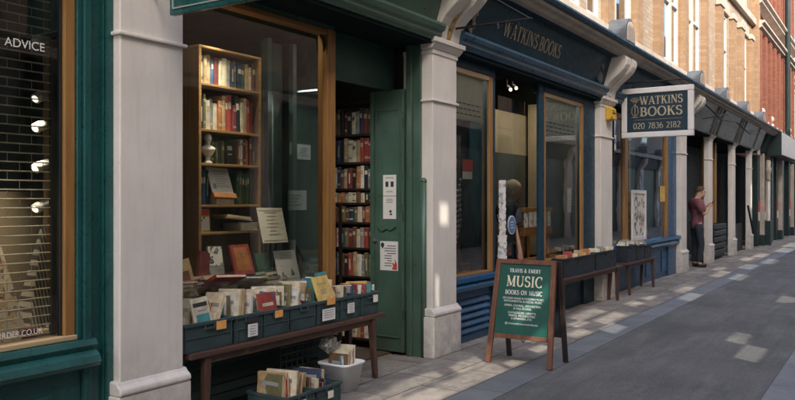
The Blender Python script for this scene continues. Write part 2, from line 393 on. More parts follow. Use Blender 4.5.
# ------------------------------------------------------------------ lettering
TK, TN = .17, .075
def arc(cx, cy, rx, ry, a0, a1, n=12): return [(cx+rx*math.cos(R(a0+(a1-a0)*i/n)), cy+ry*math.sin(R(a0+(a1-a0)*i/n))) for i in range(n+1)]
def _g():
    G = {}
    sf = lambda x, y, w=.32: [((x-w/2, y), (x+w/2, y), .055)]
    st = lambda x, w=TK: [((x, .0), (x, 1.), w)]+sf(x, .027)+sf(x, .973)
    G['A'] = (.82, [((.10, 0), (.42, 1), TN), ((.42, 1), (.72, 0), TK), ((.2, .34), (.6, .34), TN)]+sf(.1, .027, .26)+sf(.72, .027, .3))
    G['B'] = (.72, st(.17)+[('c', [(.17, .965)]+arc(.36, .745, .2, .22, 90, -90)+[(.17, .525)]), ('c', [(.3, .52)]+arc(.38, .275, .25, .245, 90, -90)+[(.17, .03)])])
    G['C'] = (.78, [('c', arc(.44, .5, .36, .48, 48, 312, 20)), ((.68, .70), (.68, .98), TN), ((.68, .03), (.68, .24), TN)])
    G['E'] = (.68, st(.17)+[((.17, .965), (.58, .965), TN), ((.17, .52), (.48, .52), TN), ((.17, .035), (.6, .035), TN), ((.57, .76), (.57, .98), TN), ((.6, .02), (.6, .26), TN), ((.47, .42), (.47, .62), TN)])
    G['I'] = (.36, st(.18))
    G['K'] = (.8, st(.17)+[((.2, .42), (.62, 1), TN), ((.36, .6), (.68, 0), TK)]+sf(.64, .973, .26)+sf(.68, .027, .28))
    G['M'] = (1.0, [((.15, 0), (.15, 1), TN), ((.15, 1), (.5, .08), TK), ((.5, .08), (.83, 1), TN), ((.83, 0), (.83, 1), TK)]+sf(.15, .027, .26)+sf(.83, .027)+sf(.12, .973, .2)+sf(.86, .973, .24))
    G['N'] = (.86, [((.15, 0), (.15, 1), TN), ((.15, 1), (.7, .02), TK), ((.7, 0), (.7, 1), TN)]+sf(.15, .027, .26)+sf(.7, .973, .26)+sf(.12, .973, .2))
    G['O'] = (.88, [('c', arc(.44, .5, .36, .485, 0, 360, 26))])
    G['R'] = (.8, st(.17)+[('c', [(.17, .965)]+arc(.36, .735, .22, .23, 90, -90)+[(.17, .505)]), ((.36, .5), (.68, 0), TK)]+sf(.7, .027, .24))
    G['S'] = (.62, [('c', arc(.3, .745, .215, .225, 40, 255, 12)+arc(.3, .275, .24, .25, 80, -140, 12)), ((.5, .74), (.5, .97), TN), ((.08, .03), (.08, .26), TN)])
    G['T'] = (.74, [((.36, 0), (.36, 1), TK), ((.04, .965), (.68, .965), TN), ((.05, .75), (.05, .98), TN), ((.67, .75), (.67, .98), TN)]+sf(.36, .027))
    G['U'] = (.84, [((.16, .32), (.16, 1), TK), ((.68, .32), (.68, 1), TN), ('c', arc(.42, .32, .26, .295, 180, 360, 14))]+sf(.16, .973)+sf(.68, .973, .26))
    G['V'] = (.8, [((.1, 1), (.4, 0), TK), ((.4, 0), (.7, 1), TN)]+sf(.1, .973)+sf(.7, .973, .26))
    G['W'] = (1.14, [((.1, 1), (.36, 0), TK), ((.36, 0), (.58, .95), TN), ((.55, 1), (.8, 0), TK), ((.8, 0), (1.04, 1), TN)]+sf(.1, .973, .28)+sf(.56, .973, .26)+sf(1.04, .973, .24))
    G['Y'] = (.78, [((.08, 1), (.38, .46), TK), ((.68, 1), (.38, .46), TN), ((.38, 0), (.38, .48), TK)]+sf(.08, .973, .28)+sf(.68, .973, .24)+sf(.38, .027))
    G['&'] = (.86, [('c', arc(.36, .77, .15, .2, -40, 220, 14)), ((.22, .65), (.7, .02), TK), ('c', arc(.32, .27, .25, .25, 120, 330, 14)), ((.5, .14), (.72, .5), TN)])
    G['0'] = (.68, [('c', arc(.33, .5, .26, .485, 0, 360, 24))])
    G['1'] = (.4, st(.2))
    G['2'] = (.64, [('c', arc(.3, .72, .22, .25, 160, -30, 12)+[(.07, .06)]), ((.05, .05), (.58, .05), .1)])
    G['3'] = (.62, [('c', arc(.27, .75, .2, .22, 150, -90, 12)), ('c', arc(.28, .27, .24, .26, 90, -150, 12))])
    G['6'] = (.66, [('c', arc(.33, .31, .25, .29, 0, 360, 18)), ('c', [(.085, .33)]+arc(.5, .4, .42, .57, 180, 95, 10))])
    G['7'] = (.62, [((.05, .95), (.58, .95), .1), ((.56, .95), (.22, 0), TK)])
    G['8'] = (.66, [('c', arc(.33, .75, .2, .22, 0, 360, 18)), ('c', arc(.33, .27, .25, .26, 0, 360, 18))])
    G[' '] = (.42, [])
    return G
GL = _g()
def serif(text, h, sx=1., gap=.08, wf=1.):
    """flat serif lettering in the xz plane facing -y, centred on x, base at z=0"""
    mb = MB(); x = 0.; k = 0
    def strip(pts, ws):
        nonlocal k
        L = []; Rr = []; n = len(pts); closed = n > 4 and abs(pts[0][0]-pts[-1][0]) < 1e-4 and abs(pts[0][1]-pts[-1][1]) < 1e-4
        for i, (px, py) in enumerate(pts):
            a = pts[i-1] if i else (pts[-2] if closed else pts[0]); b = pts[i+1] if i < n-1 else (pts[1] if closed else pts[-1])
            dx, dy = b[0]-a[0], b[1]-a[1]; l = math.hypot(dx, dy) or 1; nx, ny = -dy/l, dx/l
            w = ws[i]*wf/2; L.append((px+nx*w, py+ny*w)); Rr.append((px-nx*w, py-ny*w))
        dep = -.00025*(k % 9); k += 1
        v = [((x+q[0])*h*sx, dep, q[1]*h) for q in L]+[((x+q[0])*h*sx, dep, q[1]*h) for q in Rr]
        mb.add(v, [(n+i, n+i+1, i+1, i) for i in range(n-1)])
    for ch in text:
        adv, sts = GL[ch]
        for s_ in sts:
            if s_[0] == 'c':
                pts = s_[1]; ws = []
                for i in range(len(pts)):
                    a = pts[max(0, i-1)]; b = pts[min(len(pts)-1, i+1)]; l = math.hypot(b[0]-a[0], b[1]-a[1]) or 1
                    ws.append(TN+(TK-TN)*abs(b[1]-a[1])/l)
                strip(pts, ws)
            else: strip([s_[0], s_[1]], [s_[2], s_[2]])
        x += adv+gap
    w = (x-gap)*h*sx
    for v in mb.v: v.x -= w/2
    return mb, w
def sans(text, size, align='CENTER', shear=0., xs=1.):
    cu = bpy.data.curves.new('lettering_source', 'FONT'); cu.body = text; cu.size = size; cu.align_x = align; cu.shear = shear
    ob = bpy.data.objects.new('lettering_source', cu); C.objects.link(ob)
    dg = bpy.context.evaluated_depsgraph_get(); me = bpy.data.meshes.new_from_object(ob.evaluated_get(dg))
    mb = MB(); mb.add([(v.co.x*xs, 0, v.co.y) for v in me.vertices], [tuple(p.vertices) for p in me.polygons])
    bpy.data.objects.remove(ob); bpy.data.curves.remove(cu); bpy.data.meshes.remove(me)
    return mb
def frame_m(origin, u, v):
    """matrix taking local x->u, z->v, -y -> the side the lettering faces"""
    u = Vector(u).normalized(); v = Vector(v).normalized(); n = -(u.cross(v))
    return Matrix(((u.x, n.x, v.x, origin[0]), (u.y, n.y, v.y, origin[1]), (u.z, n.z, v.z, origin[2]), (0,0,0,1)))
def NX(o): return frame_m(o, (0,-1,0), (0,0,1))     # a surface facing -x
def NY(o): return frame_m(o, (1,0,0), (0,0,1))      # a surface facing -y

# ------------------------------------------------------------------ camera, world, sun
CAM_D = 3.684
cam = bpy.data.cameras.new('camera'); camo = bpy.data.objects.new('camera', cam); C.objects.link(camo)
camo.location = (0, -CAM_D, 1.5); camo.rotation_euler = (R(90), 0, R(32.872-90)); cam.sensor_width = 36; cam.lens = 773/795*36
cam.shift_y = -.0006; cam.clip_start = .05; cam.clip_end = 1000; S.camera = camo
SUN = Vector((-.50, -.62, .60)).normalized()
w = bpy.data.worlds.new('World'); S.world = w; w.use_nodes = True; nt = w.node_tree
sky = N(nt, 'ShaderNodeTexSky', sky_type='NISHITA'); sky.sun_disc = False
sky.sun_elevation = math.asin(SUN.z); sky.sun_rotation = math.atan2(SUN.x, SUN.y); sky.dust_density = 3.5; sky.air_density = .9; sky.ozone_density = .6
bg = nt.nodes['Background']; nt.links.new(sky.outputs[0], bg.inputs[0]); bg.inputs[1].default_value = .52
sl = bpy.data.lights.new('sun', 'SUN'); slo = bpy.data.objects.new('sun', sl); C.objects.link(slo)
sl.energy = 5.0; sl.angle = R(.35); sl.color = (1, .93, .82)
slo.rotation_euler = (-SUN).to_track_quat('-Z', 'Y').to_euler(); slo.location = (0, -10, 20)
S.view_settings.view_transform = 'Standard'; S.view_settings.look = 'None'; S.view_settings.exposure = 0
S.render.engine = 'CYCLES'; S.cycles.max_bounces = 8; S.cycles.transparent_max_bounces = 16; S.cycles.diffuse_bounces = 4

# ------------------------------------------------------------------ ground
g = MB().quad((-150,-150,-.008), (250,-150,-.008), (250,150,-.008), (-150,150,-.008)); o = part('street', g, 'asphalt'); tag(o, kind='structure')
g = MB().quad((-30,-.82,0), (60,-.82,0), (60,.6,0), (-30,.6,0)); o = part('pavement', g, 'flagstones'); tag(o, kind='structure')
g = MB().box(-30, 60, -1.13, -.823, -.2, -.002); o = part('kerb_strip', g, 'granite_kerb'); tag(o, kind='structure')
g = MB().box(-30, 60, -3.14, -2.815, -.2, -.002); o = part('kerb_strip', g, 'granite_kerb'); tag(o, kind='structure')
g = MB().quad((-30,-7.2,0), (60,-7.2,0), (60,-3.142,0), (-30,-3.142,0)); o = part('pavement', g, 'flagstones'); tag(o, kind='structure')

# ------------------------------------------------------------------ shared shop-front pieces
def pilaster(root, x0, x1, mat='pilaster_paint', depth=.14, zc=2.88, zt=3.03, console=True, plinth_h=.44, back=.8, front=0., label=None):
    p = MB(); p.box(x0, x1, front, depth+back, plinth_h-.02, zc+.01)
    po = part('pilaster', p, mat, root, bev=.008, label=label)
    q = MB(); e = .035
    q.box(x0-e, x1+e, front-e, depth, 0, plinth_h-.05)
    q.prism_x([(front-e, plinth_h-.05), (front-e-.012, plinth_h-.035), (front-e-.008, plinth_h-.01), (front-.012, plinth_h+.012), (front, plinth_h+.03), (depth, plinth_h+.03), (depth, plinth_h-.05)], x0-.028, x1+.028)
    part('plinth', q, mat, po, bev=.01)
    s = MB(); s.box(x0-.02, x1+.02, front-.02, depth+back, 2.43, 2.452); part('string_moulding', s, mat, po, bev=.006)
    c = MB()
    c.box(x0-.012, x1+.012, front-.012, depth+back, zc, zc+.045)
    c.prism_x([(front-.012, zc+.045), (front-.05, zc+.085), (front-.055, zt-.05), (depth, zt-.05), (depth, zc+.045)], x0-.045, x1+.045)
    c.box(x0-.065, x1+.065, front-.07, depth+back, zt-.05, zt)
    part('capital', c, mat, po, bev=.008)
    if console:
        k = MB(); prof = []
        outer = [(-.05, 3.03), (-.058, 3.09), (-.08, 3.16), (-.125, 3.225), (-.19, 3.285), (-.27, 3.345), (-.335, 3.41), (-.375, 3.48), (-.385, 3.55), (-.36, 3.605), (-.33, 3.62)]
        prof = [(y+front, z+(zt-3.03)) for y, z in outer]+[(.1, 3.62+zt-3.03), (.1, zt)]
        wd = (x1-x0); r = wd*.38
        k.prism_x(prof, x0+.01, x0+.01+r); k.prism_x(prof, x1-.01-r, x1-.01)
        k.prism_x([(y+.06, z) for y, z in prof[:-2]]+prof[-2:], x0+.01+r, x1-.01-r)
        ko = part('console', k, mat, po, bev=.014)
        a = MB(); xm = (x0+x1)/2; z = zt-3.03
        for i in range(5): a.ball((xm, front-.01-.045*i, 3.1+.09*i+z), .055-.004*i, seg=8, sq=(.9, 1, 1.2))
        part('carved_drop', a, 'ochre' if label and 'ochre' in label else mat, ko, smooth=True)
    return po
def fascia(root, x0, x1, mat, zb=3.0, zt=3.6, yb=-.02, yt=-.16, mould=None, cornice=True, flat=False):
    """sloping name board between consoles, its bottom moulding and the cornice over it"""
    b = MB(); b.prism_x([(yb, zb+.13), (yt, zt), (.3, zt), (.3, zb+.13)], x0, x1)
    bo = part('fascia', b, mat, root)
    m = MB(); y = yb
    m.prism_x([(y+.04, zb-.005), (y-.02, zb), (y-.03, zb+.03), (y-.055, zb+.045), (y-.055, zb+.075), (y-.085, zb+.09), (y-.10, zb+.125), (y-.10, zb+.15), (y-.06, zb+.165), (y-.01, zb+.19), (.3, zb+.19), (.3, zb-.005)], x0, x1)
    part('fascia_moulding', m, mould or mat, bo)
    e = MB(); e.prism_x([(yt+.055, zt-.055), (yt+.02, zt-.035), (yt+.02, zt), (.2, zt), (.2, zt-.06)], x0, x1); part('fascia_bead', e, 'cornice_cream' if not flat else mat, bo)
    return bo
def cornice(root, x0, x1, zt=3.6, yt=-.30, top='navy_paint', under='cornice_cream', soff='navy_paint'):
    c = MB(); c.prism_x([(yt+.04, zt), (yt-.02, zt+.012), (yt-.05, zt+.04), (yt-.10, zt+.055), (yt-.115, zt+.085), (.2, zt+.085), (.2, zt)], x0, x1)
    co = part('cornice', c, under, root)
    part('cornice_soffit', MB().box(x0, x1, yt+.043, .15, zt-.012, zt-.002), soff, co)
    t = MB(); t.prism_x([(yt-.115, zt+.085), (yt-.15, zt+.10), (yt-.165, zt+.135), (yt-.155, zt+.165), (yt-.12, zt+.175), (.15, zt+.215), (.15, zt+.085)], x0, x1)
    part('cornice_capping', t, top, co)
    return co
def pediment_cap(root, xc, wd=.42, y0=-.36, y1=.05, zb=3.79, h=.36):
    b = MB(); r = wd/2; pr = [(xc-r, zb)]+[(xc-r*math.cos(R(a)), zb+h-r+r*math.sin(R(a))) for a in range(0, 181, 15)]+[(xc+r, zb)]
    b.prism_y(pr, y0, y1); bo = part('pediment_cap', b, 'lead', root, bev=.01)
    f = MB(); r2 = r*.78; pr = [(xc-r2, zb+.05)]+[(xc-r2*math.cos(R(a)), zb+h-r+r2*math.sin(R(a))) for a in range(0, 181, 15)]+[(xc+r2, zb+.05)]
    f.prism_y(pr, y0-.012, y0-.002); part('pediment_face', f, 'stone_pale', bo)
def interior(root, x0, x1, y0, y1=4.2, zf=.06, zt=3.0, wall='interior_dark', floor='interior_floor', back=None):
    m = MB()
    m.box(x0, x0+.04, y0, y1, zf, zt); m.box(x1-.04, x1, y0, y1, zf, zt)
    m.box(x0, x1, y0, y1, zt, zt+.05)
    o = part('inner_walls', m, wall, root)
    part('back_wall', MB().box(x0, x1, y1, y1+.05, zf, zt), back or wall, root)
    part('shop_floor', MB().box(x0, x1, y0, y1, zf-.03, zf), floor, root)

# ------------------------------------------------------------------ teal shop on the left
t = thing('shop_front', 'teal painted shop front with gold window frame and metal grille, left edge of the photo', 'shop', (2.2, .11, 0))
pilaster_teal = MB()
cpm = MB(); cpm.box(2.63, 2.815, .10, .16, 0, 3.05); cpm.box(2.632, 2.672, .06, .0995, 0, 3.05); cpm.box(2.772, 2.813, .055, .0995, 0, 3.05); cpm.box(2.676, 2.684, .075, .0995, 0, 3.05); cpm.box(2.760, 2.768, .075, .0995, 0, 3.05)
part('corner_post', cpm, 'teal_paint', t, bev=.008)
m = MB(); m.prism_x([(.10, .735), (.055, .73), (.04, .70), (.055, .67), (.02, .645), (.005, .61), (.02, .585), (.06, .57), (.09, .56), (.09, .735)], -.6, 2.70)
part('sill_moulding', m, 'teal_paint', t)
m = MB(); m.box(-.6, 2.628, .09, .16, 0, .57); m.box(1.2, 2.45, .078, .09, .12, .46); part('stall_riser', m, 'teal_paint', t, bev=.006)
f1 = part('window_frame', MB().box(2.535, 2.598, .095, .14, .762, 2.92), 'gold_wood', t, bev=.006)
part('frame_bead', MB().box(2.522, 2.5345, .118, .15, .762, 2.9), 'black_paint', f1)
part('frame_moulding', MB().box(2.60, 2.63, .080, .15, .735, 3.0), 'teal_paint', f1, bev=.006)
part('bottom_rail', MB().box(-.6, 2.60, .078, .2, .735, .762), 'pale_wood_h', f1, bev=.004)
part('window_pane', MB().quad((-.6,.13,.76), (2.53,.13,.76), (2.53,.13,2.95), (-.6,.13,2.95)), 'shop_glass', t)
part('fascia', MB().box(-.6, 2.8, -.1, .5, 3.0, 3.7), 'teal_paint', t)
gm = MB()
for i in range(44):
    z = .775+i*.0486
    gm.tube([(0.4, .20, z), (2.515, .20, z)], .0042, 6)
    for j in range(16):
        x = .45+j*.135+(.0675 if i % 2 else 0)
        gm.box(x-.0012, x+.0012, .199, .2005, z, z+.0486)
part('security_grille', gm, 'grille_metal', t)
part('grille_guide', MB().box(2.515, 2.545, .185, .21, .765, 2.95), 'black_paint', t)
interior(t, -.6, 3.1, .26, 1.9, .70, 3.0, 'interior_dark', 'interior_tan')
part('window_lining', MB().box(2.815, 3.06, .70, .73, .7, 3.0), 'interior_tan', t)
part('display_back', MB().box(1.2, 3.06, .95, .99, .7, 1.55), 'interior_tan', t)
tx = sans('ADVICE', .064, 'LEFT'); a = MB(); a.merge(tx, NY((2.215, .126, 2.285)))
tx = sans('S', .064, 'RIGHT'); a2 = MB(); a2.merge(tx, NY((2.192, .126, 2.285))); part('window_lettering', a2, 'white_letter', t); part('window_lettering', a, 'white_letter', t); a = MB()
tx = sans('ORDER.CO.UK', .042, 'RIGHT', xs=.92); a.merge(tx, NY((2.425, .126, .793))); part('window_lettering', a, 'white_letter', t)

# light track and spotlights
k = thing('lighting_track', 'brass upright lighting track inside the grilled window', 'light track', (2.62, .5, .7))
part('rail', MB().box(2.70, 2.725, .5, .525, .72, 2.9), 'gold_wood', k)
for i, (z, lit) in enumerate(((2.43, 0), (2.10, 1), (1.93, 1), (1.70, 1), (1.47, 1))):
    nm = ['topmost', 'second from the top', 'third from the top', 'fourth from the top', 'lowest'][i]
    sp = thing('spotlight', 'white spotlight behind the grille, %s of the five on the brass track' % nm, 'spotlight', (2.65, .49, z), 'spotlights on the window track')
    b = MB(); b.tube([(2.585, .45, z-.025), (2.61, .455, z-.01), (2.68, .48, z+.01), (2.70, .49, z+.015)], [.030, .030, .028, .014], 12); part('lamp_head', b, 'white_plastic', sp, smooth=True)
    b = MB(); b.tube([(2.582, .449, z-.0275), (2.584, .4495, z-.026)], [.020, .020], 12); part('bulb', b, 'lamp_glow' if lit else 'paper', sp)
    b = MB(); b.box(2.69, 2.80, .475, .51, z-.005, z+.035); part('bracket', b, 'white_plastic', sp, bev=.004)
L = bpy.data.lights.new('spotlight_beam', 'SPOT'); L.energy = 70; L.spot_size = R(110); L.spot_blend = .8; L.color = (1, .82, .6); L.shadow_soft_size = .04
lo = bpy.data.objects.new('spotlight_beam', L); C.objects.link(lo); lo.location = (2.55, .42, 2.06); lo.rotation_euler = Vector((-.45, .25, -1)).to_track_quat('-Z', 'Y').to_euler()
# patterned display wedges
def wedge(name, label, cx, w, zt, matn, y):
    b = MB(); zb = .705
    b.add([(cx-w, y, zb), (cx+w, y, zb), (cx+w, y+.2, zb), (cx-w, y+.2, zb), (cx-.02, y+.09, zt), (cx+.02, y+.09, zt), (cx+.02, y+.11, zt), (cx-.02, y+.11, zt)], [(0,3,2,1),(4,5,6,7),(0,1,5,4),(1,2,6,5),(2,3,7,6),(3,0,4,7)])
    single(name, b, matn, label, 'display stand', (cx, y, zb), bev=.004)
wedge('display_pyramid', 'tall patchwork display pyramid covered in small pictures, left edge of grilled window', 2.33, .17, 1.36, 'patchwork', .36)
wedge('display_pyramid', 'grey striped display pyramid beside the patchwork one in grilled window', 2.71, .16, 1.33, 'striped_card', .46)
for i, (x, z, c_, lab) in enumerate(((2.46, .10, 'cover_maroon', 'dark red ornament on the grilled window ledge'), (2.56, .07, 'cover_tan', 'tan card propped beside the dark red ornament in grilled window'), (2.63, .09, 'cover_grey', 'small grey dish at the right end of the grilled window ledge'))):
    b = MB(); b.lathe([(.03, 0), (.045, z*.3), (.03, z*.7), (.035, z)], (x, .3+.03*i, .705), 10)
    single('ornament', b, c_, lab, 'ornament', (x, .3+.03*i, .705), smooth=True)

# ------------------------------------------------------------------ green bookshop
gshop = thing('shop_front', 'green bookshop front with gold framed window and open doorway behind the crates', 'shop', (4.8, 0, 0))
pilaster(gshop, 2.815, 3.275, depth=.11, back=.14, label='white pilaster nearest the camera')
pilaster(gshop, 6.315, 6.785, depth=.11, back=.22, label='white pilaster with ochre acorn in its console, between green and blue shops')
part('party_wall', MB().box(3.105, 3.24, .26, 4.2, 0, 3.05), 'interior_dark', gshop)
fascia(gshop, 3.28, 6.36, 'green_paint', zb=3.0, mould='green_paint', flat=True)
cornice(gshop, 2.7, 6.7, top='green_dark', under='green_paint', soff='green_dark')
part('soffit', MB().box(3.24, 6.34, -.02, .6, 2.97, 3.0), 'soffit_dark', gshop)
tr = part('transom_panel', MB().box(3.24, 5.245, .345, .42, 2.935, 2.972), 'green_paint', gshop)
fr = MB(); fr.box(5.135, 5.243, .33, .44, .45, 2.935); fo = part('window_frame', fr, 'gold_wood', gshop, bev=.006)
part('top_rail', MB().box(3.24, 5.134, .335, .43, 2.885, 2.935), 'gold_wood_h', fo, bev=.008)
part('left_post', MB().box(3.24, 3.30, .335, .43, .5, 2.885), 'gold_wood', fo, bev=.006)
b = MB(); b.tube([(5.06, .352, 2.87), (5.10, .352, 2.84), (5.115, .352, 2.78), (5.105, .352, 2.74)], [.006, .012, .014, .005], 6); part('scroll_bracket', b, 'iron', fo, smooth=True)
part('window_pane', MB().quad((3.30,.385,.5), (5.135,.385,.5), (5.135,.385,2.885), (3.30,.385,2.885)), 'shop_glass', gshop)
part('return_pane', MB().quad((5.19,.44,.5), (5.19,.99,.5), (5.19,.99,2.9), (5.19,.44,2.9)), 'shop_glass', gshop)
m = MB(); m.box(3.24, 5.245, .37, .45, 0, .5)
for i in range(6): m.prism_x([(.37, .06+i*.07), (.34, .065+i*.07), (.365, .115+i*.07)], 3.4, 5.1)
part('stall_riser', m, 'green_dark', gshop)
part('window_ledge', MB().box(3.24, 5.245, .40, .98, .50, .54), 'case_wood', gshop)
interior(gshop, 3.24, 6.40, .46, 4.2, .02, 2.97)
part('partition', MB().box(5.06, 5.96, 1.0, 1.03, .05, 2.9), 'shop_partition', gshop)
part('window_upright', MB().box(5.0, 5.05, .88, .93, .5, 2.9), 'shop_partition', gshop)
# doorway jamb, transom and the open door leaf
j = MB(); j.box(6.29, 6.345, .12, .285, 0, 2.99); j.box(6.26, 6.29, .205, .262, 0, 2.985); part('door_jamb', j, 'green_paint', gshop, bev=.006)
b = MB(); b.tube([(6.305, .095, 0), (6.305, .095, 1.66)], .03, 12); b.ball((6.305, .095, 1.675), .033); part('jamb_roll', b, 'green_paint', gshop, smooth=True)
part('doorway_head', MB().box(5.243, 6.29, .44, .47, 2.55, 2.99), 'green_dark', gshop)
d = MB(); d.box(6.255, 6.30, .29, .665, .03, 2.56); do = part('door', d, 'green_paint', gshop, bev=.004, label='open green door leaf with notices')
d = MB()
for (y0, y1, z0, z1) in ((.33, .60, 2.36, 2.375), (.33, .345, .18, 2.36), (.30, .308, .1, 2.5), (.585, .60, .18, 2.36), (.33, .60, .165, .18)): d.box(6.243, 6.2545, y0, y1, z0, z1)
part('door_moulding', d, 'green_paint', do, bev=.003)
part('door_edge', MB().box(6.235, 6.254, .625, .667, .03, 2.555), 'green_paint', do, bev=.004)
b = MB(); b.tube([(6.247, .37, 1.235), (6.246, .43, 1.20), (6.247, .48, 1.215), (6.247, .53, 1.19), (6.247, .60, 1.235)], .006, 6); part('door_cable', b, 'green_dark', do)
b = MB(); b.box(6.2475, 6.254, .595, .625, 1.0, 1.16); b.ball((6.235, .61, 1.10), .02, seg=10); part('door_lock', b, 'lead', do, smooth=False)
for z in (.35, 1.3, 2.2): part('hinge', MB().tube([(6.247, .287, z), (6.247, .287, z+.09)], .008, 8), 'green_dark', do)
# notices on the door
def notice(y0, y1, z0, z1, label, kind):
    o = thing('notice', label, 'notice', (6.2535, (y0+y1)/2, z0), 'notices taped to the green door')
    part('sheet', MB().box(6.251, 6.2535, y0, y1, z0, z1), 'paper', o)
    k = MB(); r = MB(); ym = (y0+y1)/2; w_ = y1-y0; h_ = z1-z0
    if kind == 0:
        for s_ in (.3, .7): k.box(6.2495, 6.2505, y0+w_*(s_-.11), y0+w_*(s_+.11), z0+h_*.42, z0+h_*.68)
        k.merge(sans('OPENING', .022), NX((6.2500, ym, z0+h_*.82))); k.merge(sans('HOURS', .022), NX((6.25, ym, z0+h_*.16)))
    elif kind == 1:
        for i in range(3): k.box(6.2495, 6.2505, y0+w_*.25, y1-w_*.25, z0+h_*(.86-.07*i), z0+h_*(.88-.07*i))
        sk = MB(); sk.ball((6.2495, y0+w_*.42, z0+h_*.33), .014, sq=(.05, 1, 1)); sk.box(6.2495, 6.2505, y0+w_*.30, y0+w_*.48, z0+h_*.17, z0+h_*.24); part('sketch', sk, 'ink', o)
    else:
        for i in range(9): k.box(6.2495, 6.2505, y0+w_*(.35 if i > 3 else .12), y1-w_*(.25 if i % 3 else .4), z0+h_*(.83-.085*i), z0+h_*(.855-.085*i))
        pn_ = MB(); pn_.ball((6.2495, y1-w_*.14, z0+h_*.87), .02, sq=(.05, 1, 1.2)); pn_.add([(6.2495, y1-w_*.22, z0+h_*.85), (6.2495, y1-w_*.06, z0+h_*.85), (6.2495, y1-w_*.14, z0+h_*.72)], [(0,1,2)])
        part('map_pin', pn_, 'ink', o)
        r.add([(6.2490, y0+w_*.05, z0+h_*.02), (6.2490, y0+w_*.34, z0+h_*.05), (6.2490, y0+w_*.26, z0+h_*.16), (6.2490, y0+w_*.33, z0+h_*.27), (6.2490, y0+w_*.16, z0+h_*.24), (6.2490, y0+w_*.2, z0+h_*.42), (6.2490, y0+w_*.06, z0+h_*.25)], [(0,1,2,3,4,5,6)])
        part('print_red', r, 'red_print', o)
    part('print_black', k, 'ink', o)
notice(.372, .523, 1.537, 1.739, 'white notice with two dark pictures, upper of the pair taped to green door', 0)
notice(.372, .523, 1.312, 1.532, 'plain white notice with a small sketch, lower of the pair taped to green door', 1)
notice(.349, .558, .812, 1.095, 'white notice with red flame shape and map pin, lowest on green door', 2)
# papers inside the window
for (x0, x1, z0, z1, mt, lab) in ((5.305, 5.443, 1.91, 2.039, 'paper_dim', 'small grey paper behind the window glass, left of the two high sheets'), (5.527, 5.717, 1.875, 2.016, 'paper_dim', 'pale green sheet behind the window glass, right of the two high sheets'), (5.251, 5.658, 1.401, 1.585, 'paper_dim', 'wide pale sign hung inside the window at mid height'), (5.30, 5.50, .98, 1.13, 'paper_dim', 'pale sheet low inside the window behind the sheet music')):
    o = thing('paper_sign', lab, 'sign', (x0, .997, z0), 'papers inside the bookshop window')
    part('sheet', MB().box(x0, x1, .994, .998, z0, z1), mt, o)
    k = MB()
    for i in range(4): k.box(x0+(x1-x0)*(.2+.05*(i % 2)), x1-(x1-x0)*(.2+.07*(i % 3)), 0.9915, 0.9935, z0+(z1-z0)*(.72-.16*i), z0+(z1-z0)*(.77-.16*i))
    part('print', k, 'ink_grey', o)
# fluorescent tube
k = thing('tube_light', 'thin white fluorescent tube hanging inside the bookshop', 'light', (5.3, .7, 2.45))
b = MB(); b.tube([(5.3, .80, 2.46), (5.3, .58, 2.46)], .007, 8); part('tube', b, 'tube_glow', k)
b = MB(); b.box(5.288, 5.312, .58, .80, 2.47, 2.485); b.tube([(5.3, .69, 2.48), (5.3, .69, 2.97)], .004, 5); part('fitting', b, 'iron', k)
def area(name, loc, size, e, col, rot=(0,0,0)):
    L = bpy.data.lights.new(name, 'AREA'); L.energy = e; L.size = size[0]; L.shape = 'RECTANGLE'; L.size_y = size[1]; L.color = col
    lo = bpy.data.objects.new(name, L); C.objects.link(lo); lo.location = loc; lo.rotation_euler = rot
area('tube_light_glow', (5.3, .69, 2.445), (.02, .22), 4, (.9, .95, 1.0))
L = bpy.data.lights.new('heap_fill', 'SPOT'); L.energy = 110; L.spot_size = R(58); L.spot_blend = .9; L.color = (1, .90, .76); L.shadow_soft_size = .05  # unseen lamp behind the rail, added to brighten the book heap
lo = bpy.data.objects.new('heap_fill', L); C.objects.link(lo); lo.location = (4.1, .47, 2.95); lo.rotation_euler = Vector((0, .035, -1)).to_track_quat('-Z', 'Y').to_euler()
area('bookcase_fill', (4.25, .47, 2.955), (1.5, .05), 4, (1, .90, .74))  # added fill light, no fitting modelled, brightens bookcase and window display
# hanging teal sign
k = thing('hanging_sign', 'teal hanging sign board with thin pale border at top edge, over the nearest pilaster', 'sign', (3.05, -.16, 2.56))
part('board', MB().box(3.03, 3.07, -1.0, -.16, 2.562, 3.25), 'teal_paint', k, bev=.006)
b = MB(); b.box(3.024, 3.0295, -1.0, -.19, 2.592, 2.600); b.box(3.024, 3.0295, -.196, -.188, 2.60, 3.25); part('border_line', b, 'board_line' if 'board_line' in MATS else 'ink_grey', k)
b = MB(); b.tube([(3.05, .0, 3.2), (3.05, -.16, 3.2)], .014, 8); b.tube([(3.05, .0, 2.7), (3.05, -.16, 2.7)], .01, 8); part('bracket', b, 'iron', k)

